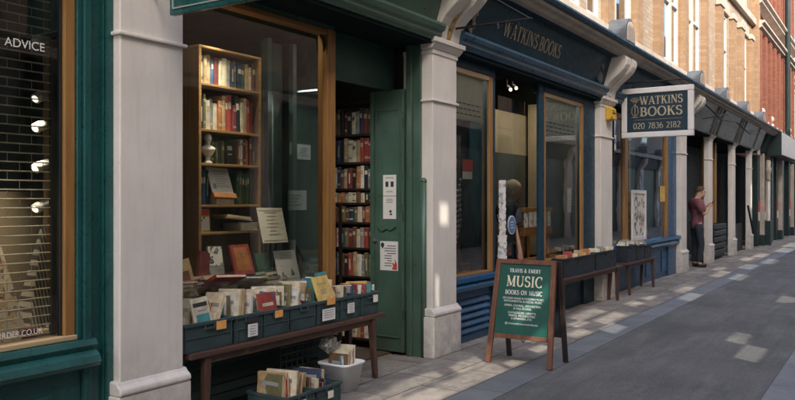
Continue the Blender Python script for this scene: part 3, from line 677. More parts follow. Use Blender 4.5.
# ------------------------------------------------------------------ books
ORD = ['first','second','third','fourth','fifth','sixth','seventh','eighth','ninth','tenth','eleventh','twelfth','thirteenth','fourteenth','fifteenth','sixteenth','seventeenth','eighteenth']
CN = dict(cover_tan='tan', cover_cream='cream', cover_red='red', cover_maroon='maroon', cover_orange='orange', cover_brown='brown', cover_navy='navy', cover_blue='blue', cover_green='green', cover_olive='olive', cover_grey='grey', cover_black='black', cover_white='white', cover_teal='teal', cover_yellow='yellow', cover_pink='pink')
rb = random.Random(11)
def shelf_row(n, where, group, start, step_axis, z, widths, hmin, hmax, depth, cols, lean=.05):
    """books side by side, spines to the front; step_axis 'x' (spines face -y) or 'y' (spines face -x, running toward -y)"""
    p = 0.
    for i in range(n):
        t_ = widths[i % len(widths)]*rb.uniform(.9, 1.08); h_ = rb.uniform(hmin, hmax); d_ = depth*rb.uniform(.8, 1); c_ = 'cover_'+cols[i % len(cols)]
        inset = rb.uniform(0, .018)
        b = MB(); e = .0022
        # cover: spine slightly rounded and two boards, page block set back, label bands
        b.add([(0, .004, 0), (t_*.3, 0, 0), (t_*.7, 0, 0), (t_, .004, 0), (t_, d_, 0), (0, d_, 0), (0, .004, h_), (t_*.3, 0, h_), (t_*.7, 0, h_), (t_, .004, h_), (t_, d_, h_), (0, d_, h_)],
              [(0,1,7,6), (1,2,8,7), (2,3,9,8), (3,4,10,9), (5,0,6,11), (4,5,11,10), (6,7,8,9,10,11), (5,4,3,2,1,0)], 0)
        b.box(e, t_-e, .008, d_-.004, h_, h_+.0015, 2)
        k = rb.random()
        if k < .45: b.box(t_*.2, t_*.8, -.0012, .003, h_*.62, h_*.8, 1)
        elif k < .7:
            for q in (.15, .2, .78, .83): b.box(t_*.12, t_*.88, -.001, .003, h_*q, h_*q+.006, 1)
        elif k < .85: b.box(t_*.36, t_*.64, -.001, .003, h_*.25, h_*.75, 1)
        lab = 'gilt_letter' if rb.random() < .5 else ('cover_cream' if c_ not in ('cover_cream', 'cover_white') else 'cover_brown')
        a = rb.uniform(-lean, lean) if 0 < i < n-1 and rb.random() < .3 else 0
        mt = Matrix.Rotation(a, 4, 'Y'); b.xf(mt)
        if step_axis == 'x': loc = (start[0]+p, start[1]+inset, z)
        else:
            b.xf(Matrix.Rotation(R(-90), 4, 'Z')); loc = (start[0]+inset, start[1]-p, z)
        me = b.mesh('book', [c_, lab, 'pages']); o = bpy.data.objects.new('book', me); C.objects.link(o); o.location = loc
        tag(o, '%s book, %s from the left on %s' % (CN[c_], ORD[i], where), 'book', group)
        p += t_+rb.uniform(.0005, .003)
def book_lying(loc, w_, d_, h_, cover, label, rot=(0,0,0), group=None, print_=None, pmat='picture_print', name='book', cat='book', mark=None):
    """a book in local axes: width x, cover normal -y when upright (rot 0), spine on the left; thickness h_ along y, height d_ along z"""
    if 'booklet' in label: name = cat = 'booklet'
    o = thing(name, label, cat, loc, group)
    b = MB(); e = .003
    b.box(0, w_, 0, e, 0, d_); b.box(0, w_, h_-e, h_, 0, d_); b.box(0, e, e, h_-e, 0, d_)
    m = Matrix.Rotation(rot[2], 4, 'Z') @ Matrix.Rotation(rot[0], 4, 'X') @ Matrix.Rotation(rot[1], 4, 'Y')
    p = MB().box(e, w_-.004, e, h_-e, .004, d_-.004); b.xf(m); p.xf(m)
    part('cover', b, cover, o, world=False); part('pages', p, 'pages', o, world=False)
    if print_:
        for (u0, u1, v0, v1, pm) in print_:
            q = MB().box(w_*u0, w_*u1, -.0012, -.0002, d_*v0, d_*v1); q.xf(m); part('cover_print', q, pm, o, world=False)
    return o

# bookcase in the window
bc = thing('bookcase', 'tall light wood bookcase inside the bookshop window, with a white bust on one shelf', 'bookcase', (4.29, .62, .54))
b = MB(); b.box(3.966, 3.985, .62, .86, .54, 2.62); s1 = part('side_panel', b, 'case_side', bc)
part('edge_strip', MB().box(3.964, 3.987, .608, .62, .54, 2.62), 'case_wood', s1)
b = MB(); b.box(4.603, 4.622, .62, .86, .54, 2.62); s1 = part('side_panel', b, 'case_side', bc); part('edge_strip', MB().box(4.601, 4.624, .608, .62, .54, 2.62), 'case_wood', s1)
part('top', MB().box(3.964, 4.624, .606, .86, 2.62, 2.638), 'case_wood', bc, bev=.003)
part('back_panel', MB().box(3.985, 4.603, .848, .86, .54, 2.62), 'case_side', bc)
SH = [2.345, 2.005, 1.752, 1.442, 1.238]
for z in SH: part('shelf', MB().box(3.987, 4.601, .611, .846, z, z+.018), 'case_wood', bc, bev=.002)
G1 = 'books on the window bookcase'
shelf_row(15, 'the top shelf of the window bookcase', G1, (3.995, .635), 'x', 2.363, [.042,.036,.044,.03,.045,.04], .185, .222, .17, ['cream','tan','tan','blue','maroon','cream','cream','grey','navy','olive','navy','green','tan','cream','brown'])
shelf_row(15, 'the second shelf of the window bookcase', G1, (3.995, .63), 'x', 2.023, [.034,.028,.04,.036,.045,.038], .2, .285, .17, ['black','olive','cream','grey','cream','orange','tan','red','red','maroon','black','cream','tan','red','maroon'], .1)
shelf_row(4, 'third shelf beside the bust, window bookcase', G1, (4.165, .68), 'x', 1.77, [.036,.03,.034,.036], .165, .195, .14, ['green','olive','green','olive'])
shelf_row(6, 'third shelf past the black book, window bookcase', G1, (4.40, .64), 'x', 1.77, [.03,.026,.032,.028,.03,.028], .15, .22, .14, ['brown','white','maroon','orange','maroon','brown'])
shelf_row(6, 'fourth shelf before the framed card, window bookcase', G1, (3.992, .69), 'x', 1.46, [.03,.028], .235, .262, .13, ['navy','blue','navy','blue','navy','navy'], 0)
shelf_row(6, 'fourth shelf past the framed card, window bookcase', G1, (4.43, .67), 'x', 1.46, [.028,.026], .23, .27, .13, ['green','olive','green','green','olive','green'], 0)
book_lying((4.305, .67, 1.77), .085, .19, .03, 'cover_black', 'large black book facing out on the third shelf of the window bookcase', (R(-6),0,0), G1, [(.2,.8,.6,.78,'gilt_letter'), (.25,.75,.4,.46,'gilt_letter')])
bl = thing('bookcase', 'edge of another light wood bookcase behind the nearest pilaster, left of the tall one', 'bookcase', (3.6, .74, .54))
for z in (2.34, 1.86, 1.39): part('shelf', MB().box(3.46, 3.80, .605, .86, z, z+.05), 'case_wood', bl, bev=.003)
part('shelf', MB().box(3.46, 3.80, .62, .86, .93, .958), 'case_wood', bl, bev=.003); part('side_panel', MB().box(3.80, 3.815, .64, .86, .54, 2.5), 'case_side', bl); part('back_panel', MB().box(3.46, 3.80, .845, .86, .54, 2.5), 'interior_tan', bl)
shelf_row(6, 'bookcase edge by the nearest pilaster', 'books on the bookcase edge', (3.56, .66), 'x', .96, [.036,.04], .25, .34, .15, ['cream','tan','cream','white','tan','cream'])
# bust
o = thing('bust', 'small white plaster bust standing on the third shelf of the bookcase', 'bust', (4.10, .66, 1.77))
b = MB(); b.lathe([(.034,0),(.034,.010),(.022,.018),(.016,.038),(.026,.046)], (4.10,.66,1.77), 12); part('socle', b, 'plaster', o, smooth=True)
b = MB(); b.lathe([(.012,.044),(.03,.062),(.05,.09),(.054,.108),(.036,.122),(.018,.132),(.018,.150)], (0,0,0), 14)
for v in b.v: v.y *= .62
b.ball((.002,-.006,.172), .027, sq=(.85,1,1.2)); b.ball((.004,-.034,.166), .007); b.ball((.002,.006,.184), .029, sq=(.92,.98,.95)); b.ball((0,-.024,.148), .011)
b.xf(Matrix.Translation((4.10,.66,1.77)) @ Matrix.Rotation(R(-35), 4, 'Z') @ Matrix.Scale(1.06, 4)); part('head', b, 'plaster', o, smooth=True)
# framed card on shelf 4
o = thing('framed_card', 'white printed card with small portrait, propped on a brown base on the fourth shelf', 'card', (4.13, .6, 1.46))
m = Matrix.Translation((4.13, .63, 1.53)) @ Matrix.Rotation(R(-22), 4, 'X') @ Matrix.Rotation(R(2), 4, 'Y')
part('card', MB().box(0, .215, 0, .012, .02, .235).xf(m), 'paper', o)
q = MB().box(.02, .05, -.003, -.001, .06, .10)
for i in range(7): q.box(.06, .19-.02*(i % 3), -.003, -.001, .20-.02*i, .203-.02*i)
part('print', q.xf(m), 'ink_grey', o); part('base', MB().box(-.005, .225, -.012, .03, -.015, .022).xf(m), 'cover_orange', o)
book_lying((4.17, .64, 1.46), .19, .15, .055, 'cover_white', 'thick white book lying under the framed card', (R(90),0,0), G1).location = (4.17, .79, 1.462)
book_lying((3.998, .635, 1.257), .105, .172, .03, 'cover_yellow', 'red and yellow patterned book facing out, left end of the fifth shelf', (R(-4),0,0), G1, [(.04,.96,.72,.98,'red_print'), (.1,.9,.08,.66,'picture_print')])
o = thing('book', 'open tan book lying on a white one, right side of the fifth shelf', 'book', (4.32, .63, 1.30), G1)
part('cover', MB().box(4.27, 4.54, .60, .80, 0, .012).xf(Matrix.Translation((0,0,1.345)) @ Matrix.Rotation(R(6), 4, 'Y')).xf(Matrix.Translation((0,0,.46))), 'cover_tan', o); part('pages', MB().box(4.285, 4.53, .61, .795, .013, .03).xf(Matrix.Translation((0,0,1.345)) @ Matrix.Rotation(R(6), 4, 'Y')).xf(Matrix.Translation((0,0,.46))), 'pages', o)
book_lying((4.40, .81, 1.257), .19, .2, .06, 'cover_white', 'white book lying flat at the right end of the fifth shelf', (R(90),0,0), G1)

# bookcase seen through the doorway (it stands along the party wall, spines face -x)
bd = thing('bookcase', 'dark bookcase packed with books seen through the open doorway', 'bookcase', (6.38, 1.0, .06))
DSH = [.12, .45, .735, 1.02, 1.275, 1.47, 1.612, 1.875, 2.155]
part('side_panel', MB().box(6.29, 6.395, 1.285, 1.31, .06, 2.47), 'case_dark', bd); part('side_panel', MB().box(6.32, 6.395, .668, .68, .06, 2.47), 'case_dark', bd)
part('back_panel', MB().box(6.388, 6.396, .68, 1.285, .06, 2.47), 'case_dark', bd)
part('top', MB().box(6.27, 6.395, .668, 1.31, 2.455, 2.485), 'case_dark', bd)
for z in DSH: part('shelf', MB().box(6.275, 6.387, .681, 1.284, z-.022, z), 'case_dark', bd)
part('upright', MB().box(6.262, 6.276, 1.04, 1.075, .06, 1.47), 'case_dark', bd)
pal = list(BOOKCOL); nm = ['lowest','second lowest','third lowest','fourth lowest','middle','fourth highest','third highest','second highest','highest']
for i, z in enumerate(DSH):
    if i == 1: continue
    top = (DSH+[2.45])[i+1]; hh = top-z-.03
    cols = [rb.choice(['black','tan','cream','brown','navy','maroon','cream','olive','red','tan','orange','grey','white','brown']) for _ in range(12)]
    if i == 8: cols = ['orange','black','olive','brown','black','maroon','black','cream','grey','navy','maroon','brown']
    if i == 7: cols = ['black','navy','black','navy','black','tan','cream','cream','tan','red','red','red']
    shelf_row(12, 'the %s shelf of the doorway bookcase' % nm[i], 'books on the doorway bookcase', (6.281, 1.27), 'y', z, [.05,.042,.055,.046], hh*.78, hh*.98, .1, cols)

# ------------------------------------------------------------------ benches
def bench(label, x0, x1, y0, y1, zt, group='wooden benches holding boxes', splay=.07):
    o = thing('bench', label, 'bench', ((x0+x1)/2, (y0+y1)/2, 0), group)
    part('seat', MB().box(x0, x1, y0, y1, zt-.035, zt), 'bench_wood', o, bev=.006)
    part('apron', MB().box(x0+.18, x1-.18, y0+.03, y0+.05, zt-.085, zt-.036), 'bench_wood', o)
    for sx, xt in ((-1, x0+.16), (1, x1-.16)):
        for yt, sy in ((y0+.04, -1), (y1-.04, 1)):
            b = MB(); xb = xt+sx*splay; yb = yt+sy*.02; r0, r1 = .026, .019
            b.add([(xb-r1,yb-r1,0),(xb+r1,yb-r1,0),(xb+r1,yb+r1,0),(xb-r1,yb+r1,0),(xt-r0,yt-r0,zt-.036),(xt+r0,yt-r0,zt-.036),(xt+r0,yt+r0,zt-.036),(xt-r0,yt+r0,zt-.036)], [(0,3,2,1),(4,5,6,7),(0,1,5,4),(1,2,6,5),(2,3,7,6),(3,0,4,7)])
            part('leg', b, 'bench_leg', o, bev=.004)
    return o
bench('long dark wooden bench carrying the row of green crates', 3.33, 5.50, -.01, .31, .535, splay=.03)
bench('dark wooden bench behind the pavement board, carrying navy boxes by the blue shop door', 9.05, 11.62, -.21, -.04, .515, splay=-.02)
bench('farthest dark wooden bench, under the poster window of the blue shop', 11.95, 13.70, -.19, .06, .515, splay=-.02)

# ------------------------------------------------------------------ crates on the bench
CR = [(3.30, 3.725), (3.745, 4.015), (4.03, 4.295), (4.31, 4.60), (4.62, 4.895), (4.91, 5.175), (5.19, 5.45)]
def crate(o, x0, x1, y0, y1, z0, z1, mt='crate_plastic', ribs=True):
    b = MB(); t_ = .008; d = .012
    b.box(x0+d, x1-d, y0+d, y1-d, z0, z0+.008)
    b.taper(x0, x1, y0, y0+t_, z0, z1-.02, 0); b.box(x0, x1, y1-t_, y1, z0, z1-.02)
    b.box(x0, x0+t_, y0+t_, y1-t_, z0, z1-.02); b.box(x1-t_, x1, y0+t_, y1-t_, z0, z1-.02)
    part('body', b, mt, o, bev=.003)
    r = MB(); e = .012
    r.box(x0-e+.006, x1+e-.006, y0-e, y0+.004, z1-.022, z1); r.box(x0-e+.006, x1+e-.006, y1-.004, y1+e, z1-.022, z1)
    r.box(x0-e+.006, x0+.004, y0+.004, y1-.004, z1-.022, z1); r.box(x1-.004, x1+e-.006, y0+.004, y1-.004, z1-.022, z1)
    if ribs:
        r.box(x0, x1, y0-.006, y0-.0005, z0+.085, z0+.093); r.box(x0+.012, x0+.02, y0-.007, y0-.0005, z0+.01, z1-.023); r.box(x1-.02, x1-.012, y0-.007, y0-.0005, z0+.01, z1-.023)
        r.box(x0-.006, x0-.0005, y0+.02, y1-.02, z0+.085, z0+.093)
    part('rim', r, mt, o, bev=.002)
    xm = (x0+x1)/2; h = MB()
    h.box(xm-.045, xm+.045, y0-.016, y0-.0065, z1-.052, z1-.040); h.box(xm-.045, xm-.037, y0-.016, y0-.0065, z1-.04, z1-.0225); h.box(xm+.037, xm+.045, y0-.016, y0-.0065, z1-.04, z1-.0225)
    part('handle', h, mt, o, bev=.002)
    return o
crl = ['wide green crate at the left end of the bench, orange price tag on its rim', 'green crate second from the left on the bench, white card under a dark picture', 'green crate third from the left on the bench, orange tag at its rim',
       'green crate in the middle of the bench row, without any label', 'green crate third from the right on the bench, wide white card on its front', 'green crate second from the right on the bench, small square white card', 'green crate at the right end of the bench, full of coloured booklets']
crs = ['leftmost bench crate', 'second bench crate from the left', 'third bench crate from the left', 'middle bench crate', 'third bench crate from the right', 'second bench crate from the right', 'rightmost bench crate']
GC = 'green plastic crates of books'
cards = {1: [(.4,.74,.03,.115,'paper'), (.38,.78,.125,.165,'ink')], 4: [(.15,.72,.03,.12,'paper')], 5: [(.28,.62,.05,.13,'paper')], 0: [(.62,.82,.12,.175,'orange_tag')], 2: [(.36,.66,.125,.175,'orange_tag')], 6: [(.6,.85,.10,.16,'paper_cream')]}
BKC = [q+['red','teal','white','olive','cream','navy'][k_ % 3:k_ % 3+4] for k_, q in enumerate([['tan','cream','white','blue','cream','white','cream','maroon','cream'], ['cream','white','olive','tan','cream','red','cream','tan'], ['white','red','cream','grey','red','cream','white'],
       ['blue','white','navy','white','grey','blue','white'], ['teal','white','cream','tan','grey'], ['white','brown','tan','navy','blue','white','tan','cream','blue'], ['teal','cream','yellow','orange','yellow','green','yellow','tan']])]
for i, (x0, x1) in enumerate(CR):
    o = thing('crate', crl[i], 'crate', ((x0+x1)/2, .17, .535), GC)
    crate(o, x0, x1, .03, .315, .537, .722)
    for (u0, u1, z0, z1, mt) in cards.get(i, []):
        lo_ = MB().box(x0+(x1-x0)*u0, x0+(x1-x0)*u1, .010, .013, .537+z0, .537+z1)
        part('label_card', lo_, mt, o)
        if mt == 'paper':
            k = MB()
            for q in range(4): k.box(x0+(x1-x0)*(u0+.06), x0+(x1-x0)*(u1-.06-.03*(q % 2)), .0082, .0095, .537+z1-.016-.018*q, .537+z1-.011-.018*q)
            part('label_print', k, 'ink_grey', lo_ and o)
    cols = BKC[i]; n = len(cols); W = x1-x0-.07
    for j, cn in enumerate(cols):
        t_ = rb.uniform(.004, .010); hh = rb.uniform(.225, .325); ww = rb.uniform(.17, .215)
        if i in (5, 6): hh = rb.uniform(.21, .25)
        yaw = R(rb.uniform(-92, -66)); lean = R(rb.uniform(-22, 4))
        xx = x0+.03+W*(j+.3)/n; yaw = R(rb.uniform(-50, -34)) ; lean = R(rb.uniform(-14, -4))
        z0 = .549+.0
        pr = [(.12,.88,.70,.80,'ink_grey' if rb.random() < .6 else 'red_print')]
        if rb.random() < .5: pr.append((.15,.85,.2,.6,'picture_print'))
        book_lying((xx, .265+.02*rb.random(), z0), min(ww, .20), hh, t_*1.3, 'cover_'+cn, '%s booklet, %s from the left in the %s' % (cn, ORD[j], crs[i]), (lean, 0, yaw), 'books standing in the bench crates', pr)
rb2 = random.Random(77)
allc = ['cream','white','tan','cream','red','white','grey','teal','cream','orange','white','tan','cream','blue','maroon','olive']
for i, (x0, x1) in enumerate(CR):
    n = 5 if i < 5 else 4; W = x1-x0-.09
    for j in range(n):
        cn = allc[(i*5+j*3) % len(allc)]; hh = rb2.uniform(.27, .34) if i < 5 else rb2.uniform(.22, .26)
        book_lying((x0+.045+W*(j+.2)/n, .285+.015*rb2.random(), .549), rb2.uniform(.15, .19), hh, rb2.uniform(.008, .02), 'cover_'+cn, '%s booklet, %s from left in taller row, %s' % (cn, ORD[j], crs[i]), (R(rb2.uniform(-22, 2)), R(rb2.uniform(-4, 4)), R(rb2.uniform(-95, -66))), 'books standing in the bench crates', [(.12,.88,.72,.8,'ink_grey'), (.15,.85,.2,.6,'picture_print' if rb2.random() < .3 else 'paper_cream')])
single('display_step', MB().box(3.32, 4.96, .42, .597, .541, .79), 'case_wood', 'low front step under the heap of books in the window', 'display stand', (4.1, .5, .54))
for j in range(22):
    x = 3.34+1.5*(j % 11)/11+rb2.uniform(-.02, .02); up = j//11
    cn = rb2.choice(['white','cream','white','tan','red','cream','blue','white','teal','maroon'])
    book_lying((x, .60+.05*up+rb2.uniform(0,.03), .805+.045*up+rb2.uniform(0,.012)+.035*(x < 3.9)), rb2.uniform(.17, .25), rb2.uniform(.15, .2), rb2.uniform(.012, .035), 'cover_'+cn, '%s book, %s from left, %s layer of heap behind the crates' % (cn, ORD[j % 11], 'upper' if up else 'lower'), (R(rb2.uniform(62, 88)), R(rb2.uniform(-9, 9)), R(rb2.uniform(-25, 25))), 'books heaped behind the crates', [(.12,.88,.66,.8,'ink_grey')] if rb2.random() < .6 else [(.1,.9,.15,.85,'picture_print')])
# tags and face-out items over crates
book_lying((3.44, .045, .60), .165, .27, .012, 'cover_cream', 'cream music album with blue picture, facing out of the leftmost crate', (R(-14), R(-2), R(6)), None, [(.16,.92,.10,.60,'cover_teal'), (.1,.9,.78,.88,'ink'), (.3,.8,.66,.71,'ink_grey')])
book_lying((4.03, .05, .60), .20, .24, .012, 'cover_red', 'red album with blue band, facing out of the third crate', (R(-10), 0, R(4)), None, [(.2,.8,.15,.4,'cover_teal'), (.2,.8,.6,.7,'cover_cream')])
book_lying((4.68, .035, .64), .21, .27, .008, 'cover_yellow', 'pale yellow songbook standing tall over the white carded crate', (R(-20), R(-2), R(3)), None, [(.3,.7,.45,.62,'cover_tan'), (.2,.8,.75,.8,'cover_tan')])
book_lying((4.88, .2, .66), .15, .25, .01, 'cover_teal', 'teal booklet leaning behind the yellow songbook', (R(-12), R(-3), R(3)), None, [(.1,.9,.3,.9,'cover_blue')])
single('price_tag', MB().box(4.715, 4.815, .006, .009, .685, .735), 'orange_tag', 'yellow price tag clipped below the pale yellow songbook', 'tag', (4.76, .007, .685))

# ------------------------------------------------------------------ things propped in the window behind the crates
GW = 'books shown in the bookshop window'
book_lying((4.24, .50, .93), .205, .235, .02, 'cover_red', 'bright red book propped upright at the foot of the window bookcase', (R(-18), R(0), R(2)), GW, [(.14,.86,.12,.9,'cover_orange'), (.3,.7,.62,.66,'cover_cream')])
book_lying((4.03, .56, .95), .15, .21, .02, 'cover_grey', 'dark picture book propped left of the bright red book', (R(-12), R(3), R(2)), GW, [(.05,.95,.3,.98,'picture_print')])
book_lying((3.88, .52, .92), .11, .22, .02, 'cover_maroon', 'maroon book leaning beside the bookcase side panel', (R(-8), R(14), R(8)), GW)
book_lying((3.66, .44, .80), .17, .28, .015, 'cover_tan', 'tan worn book leaning at the left end of the window', (R(-14), R(-6), R(6)), GW, [(.2,.8,.4,.7,'cover_brown')])
book_lying((3.86, .50, .86), .30, .2, .025, 'cover_red', 'red cloth book lying at a slant in front of the bookcase', (R(62), R(8), R(-8)), GW, [(.25,.75,.4,.6,'gilt_letter')])
book_lying((4.12, .48, .84), .34, .17, .014, 'cover_white', 'long white booklet lying slanted below the bright red book', (R(60), R(10), R(2)), GW)
for i, (x, y, z, w_, d_, t_, c_, l) in enumerate(((3.5, .62, .80, .26, .2, .03, 'cover_cream', 'cream book on the pile at the left end of the window ledge'), (3.52, .6, .835, .22, .19, .03, 'cover_brown', 'brown book on the pile at the left end of the window ledge'), (3.56, .61, .87, .2, .18, .02, 'cover_white', 'white book topmost on the pile at the left end of the ledge'),
    (3.95, .66, .80, .26, .2, .04, 'cover_white', 'white book lying under the slanted red cloth book'), (4.42, .66, .80, .26, .2, .035, 'cover_cream', 'cream book lying under the sheet music on the ledge'), (4.46, .66, .84, .24, .2, .03, 'cover_blue', 'blue book lying under the green and white sheet music'))):
    book_lying((x, y, z), w_, d_, t_, c_, l, (R(82), 0, R(rb.uniform(-8, 8))), GW)
# support blocks: low wooden display step so that nothing floats
single('display_step', MB().box(3.32, 4.96, .60, .97, .541, .80).box(3.9, 4.96, .66, .97, .80, .92), 'case_wood', 'low wooden display step under the books in the window', 'display stand', (4.1, .6, .54))
o = thing('sheet_music', 'cream title sheet on an easel, upright beside the window bookcase', 'sheet music', (4.62, .55, .92))
m = Matrix.Translation((4.55, .52, 1.155)) @ Matrix.Rotation(R(-15), 4, 'X') @ Matrix.Rotation(R(1), 4, 'Y')
part('sheet', MB().box(0, .30, 0, .004, 0, .29).xf(m), 'paper_cream', o)
q = MB()
for i in range(7): q.box(.08+.02*(i % 2), .22-.02*(i % 3), -.003, -.001, .25-.03*i, .2525-.03*i)
q.box(.02, .28, -.003, -.001, .268, .27); q.box(.02, .28, -.003, -.001, .02, .022); part('print', q.xf(m), 'cover_tan', o)
b = MB(); b.tube([(4.66, .535, 1.17), (4.63, .57, .92)], .006, 6); b.tube([(4.72, .535, 1.17), (4.74, .58, .92)], .006, 6); part('easel', b, 'iron', o)
book_lying((4.50, .49, .83), .17, .255, .006, 'cover_green', 'green music cover standing left of the illustrated white one', (R(-16), R(0), R(3)), GW, [(.3,.7,.5,.54,'cover_olive')])
o = thing('sheet_music', 'white illustrated music cover with dark figures, right of the green one', 'sheet music', (4.69, .46, .83))
m = Matrix.Translation((4.69, .47, .83)) @ Matrix.Rotation(R(-16), 4, 'X') @ Matrix.Rotation(R(1), 4, 'Y')
part('sheet', MB().box(0, .26, 0, .005, 0, .265).xf(m), 'paper', o); part('picture', MB().box(.05, .215, -.002, -.0005, .03, .14).xf(m), 'picture_print', o)
q = MB(); [q.box(.06, .2, -.002, -.0005, .2+.02*i, .203+.02*i) for i in range(3)]; part('print', q.xf(m), 'ink_grey', o)
single('wire_easel', MB().tube([(4.99,.52,.83),(4.93,.5,1.12),(5.03,.5,.98),(4.93,.5,1.10)], .007, 6), 'iron', 'black wire easel right of the illustrated music cover', 'easel', (4.99, .52, .83))

# ------------------------------------------------------------------ crates and tub under the bench
def low_crate(label, x0, x1, y0, y1, cols, short):
    o = thing('crate', label, 'crate', ((x0+x1)/2, (y0+y1)/2, 0), GC); crate(o, x0, x1, y0, y1, .002, .155)
    part('label_card', MB().box((x0+x1)/2-.03, (x0+x1)/2+.03, y0-.02, y0-.0165, .06, .11), 'paper_cream', o)
    n = len(cols)
    for j, cn in enumerate(cols):
        book_lying((x0+.02+(x1-x0-.075)*(j+.2)/n, y1-.03-.05*rb.random(), .014), rb.uniform(.2, .26), rb.uniform(.235, .29) if 'left' in label else rb.uniform(.13, .23), rb.uniform(.012, .026), 'cover_'+cn, '%s booklet, %s from the left in the %s' % (cn, ORD[j], short), (R(rb.uniform(-20, 4)), 0, R(rb.uniform(-94, -70))), 'books standing in the ground crates', [(.15,.85,.7,.8,'ink_grey')])
low_crate('left crate of books on the ground under the bench', 4.0, 4.295, -.21, .16, ['tan','olive','tan','cream','orange','red','brown','cream','white','tan','tan'], 'left ground crate')
low_crate('right crate of books on the ground beside the white tub', 4.31, 4.60, -.21, .16, ['brown','tan','cream','navy','maroon','black','navy','tan'], 'right ground crate')
tub = thing('tub', 'white plastic tub of books on the ground under the right end of the bench', 'tub', (4.98, .02, 0))
b = MB()
def rr(x0, x1, y0, y1, r, z, n=5):
    P_ = []
    for cx, cy, a0 in ((x1-r, y1-r, 0), (x0+r, y1-r, 90), (x0+r, y0+r, 180), (x1-r, y0+r, 270)):
        for i in range(n+1):
            a = R(a0+90*i/n); P_.append((cx+r*math.cos(a), cy+r*math.sin(a), z))
    return P_
rings = [rr(4.80,4.995,-.105,.13,.045,.003), rr(4.775,5.03,-.13,.155,.05,.20), rr(4.765,5.04,-.14,.165,.055,.202), rr(4.76,5.045,-.145,.17,.055,.220), rr(4.77,5.035,-.135,.16,.05,.224), rr(4.79,5.01,-.115,.14,.045,.214), rr(4.815,4.98,-.09,.115,.04,.012)]
n_ = len(rings[0]); fs = [tuple(range(n_-1,-1,-1))]
for i in range(len(rings)-1): fs += [(i*n_+k, i*n_+(k+1) % n_, (i+1)*n_+(k+1) % n_, (i+1)*n_+k) for k in range(n_)]
fs.append(tuple(range((len(rings)-1)*n_, len(rings)*n_))); b.add([p for r_ in rings for p in r_], fs)
part('tub_body', b, 'white_plastic', tub, smooth=True)
for j, (cn, xx, hh) in enumerate((('brown', 4.822, .27), ('cream', 4.845, .30), ('tan', 4.865, .28), ('cream', 4.885, .33), ('maroon', 4.905, .30), ('white', 4.925, .32))):
    book_lying((xx, .105, .02), .17, hh, .016, 'cover_'+cn, '%s booklet standing %s from the left in the white tub' % (cn, ORD[j]), (R(-10+3*(j % 3)), 0, R(-86+2*j)), 'books in the white tub', [(.2,.8,.7,.78,'ink_grey')])
book_lying((4.845, -.07, .03), .125, .25, .012, 'cover_teal', 'teal and white booklet facing out of the white tub', (R(-10), 0, R(6)), 'books in the white tub', [(.02,.98,.62,.98,'cover_white')])
rg = random.Random(5); b = MB(); pr = []
for i in range(9):
    for k in range(18):
        a = 2*math.pi*k/18; rr_ = (.085*math.sin(math.pi*(i+.6)/9.4))*(1+rg.uniform(-.4, .45)); pr.append((4.86+rr_*math.cos(a), .1+rr_*.7*math.sin(a), .29+.13*(i/8)+rg.uniform(-.02, .02)))
b.add(pr, [(i*18+k, i*18+(k+1) % 18, (i+1)*18+(k+1) % 18, (i+1)*18+k) for i in range(8) for k in range(18)]+[tuple(range(144, 162))])
single('plastic_bag', b, 'clear_bag', 'crumpled clear plastic bag stuffed behind the books in the white tub', 'bag', (4.86, .1, .26), smooth=True)
o = thing('lattice_crate', 'dark green lattice crate in shadow under the bench, behind the white tub', 'crate', (4.75, .26, 0)); b = MB()
for i in range(9): b.box(4.45+i*.065, 4.458+i*.065, .25, .258, .2, .44)
for i in range(5): b.box(4.45, 4.98, .247, .2495, .2+i*.055, .21+i*.055)
part('lattice', b, 'crate_plastic', o); part('lattice_base', MB().box(4.45, 4.98, .25, .335, .002, .2), 'crate_navy', o)

# ------------------------------------------------------------------ blue shop
bs = thing('shop_front', 'navy and blue shop front with gilt lettered name board, between the two middle white pilasters', 'shop', (9.0, 0, 0))
pilaster(bs, 11.25, 11.80, depth=.14, back=.22, label='white pilaster carrying the yellow alarm box')
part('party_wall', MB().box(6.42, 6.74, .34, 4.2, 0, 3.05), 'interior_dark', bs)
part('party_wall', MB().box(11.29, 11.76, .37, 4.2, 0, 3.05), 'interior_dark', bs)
fo = fascia(bs, 6.74, 11.29, 'navy_paint', mould='navy_mould_lit')
cornice(bs, 6.7, 11.3)
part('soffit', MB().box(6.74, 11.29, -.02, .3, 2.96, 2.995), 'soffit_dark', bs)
# lettering on the sloping board
dz, dy = .6-.13, -.14
vv = Vector((0, dy, dz)).normalized()
for word, xc in (('WATKINS', 8.16), ('BOOKS', 9.03)):
    tx, wd = serif(word, .165, 1.0, .06)
    part('name_lettering', tx.xf(frame_m((xc, -.02-.14*.34-.006, 3.13+.47*.34), (1,0,0), vv)), 'gilt_letter', fo)
b = MB()
for k, z in enumerate((.12, .2, .28, .36, .44, .52, .60)):
    b.ball((6.98+.035*(k % 2), -.02-.14*z/.62-.005, 3.13+.47*z/.62), .05, sq=(.8,.3,1))
part('gilt_ornament', b, 'gold_faded', fo, smooth=True)
b = MB(); b.ball((11.0, -.02-.14*.3, 3.13+.47*.3), .10, sq=(1,.35,1)); b.ball((11.0, -.02-.14*.62, 3.13+.47*.62), .055, sq=(1,.35,1)); part('rosette', b, 'lead', fo, smooth=True)
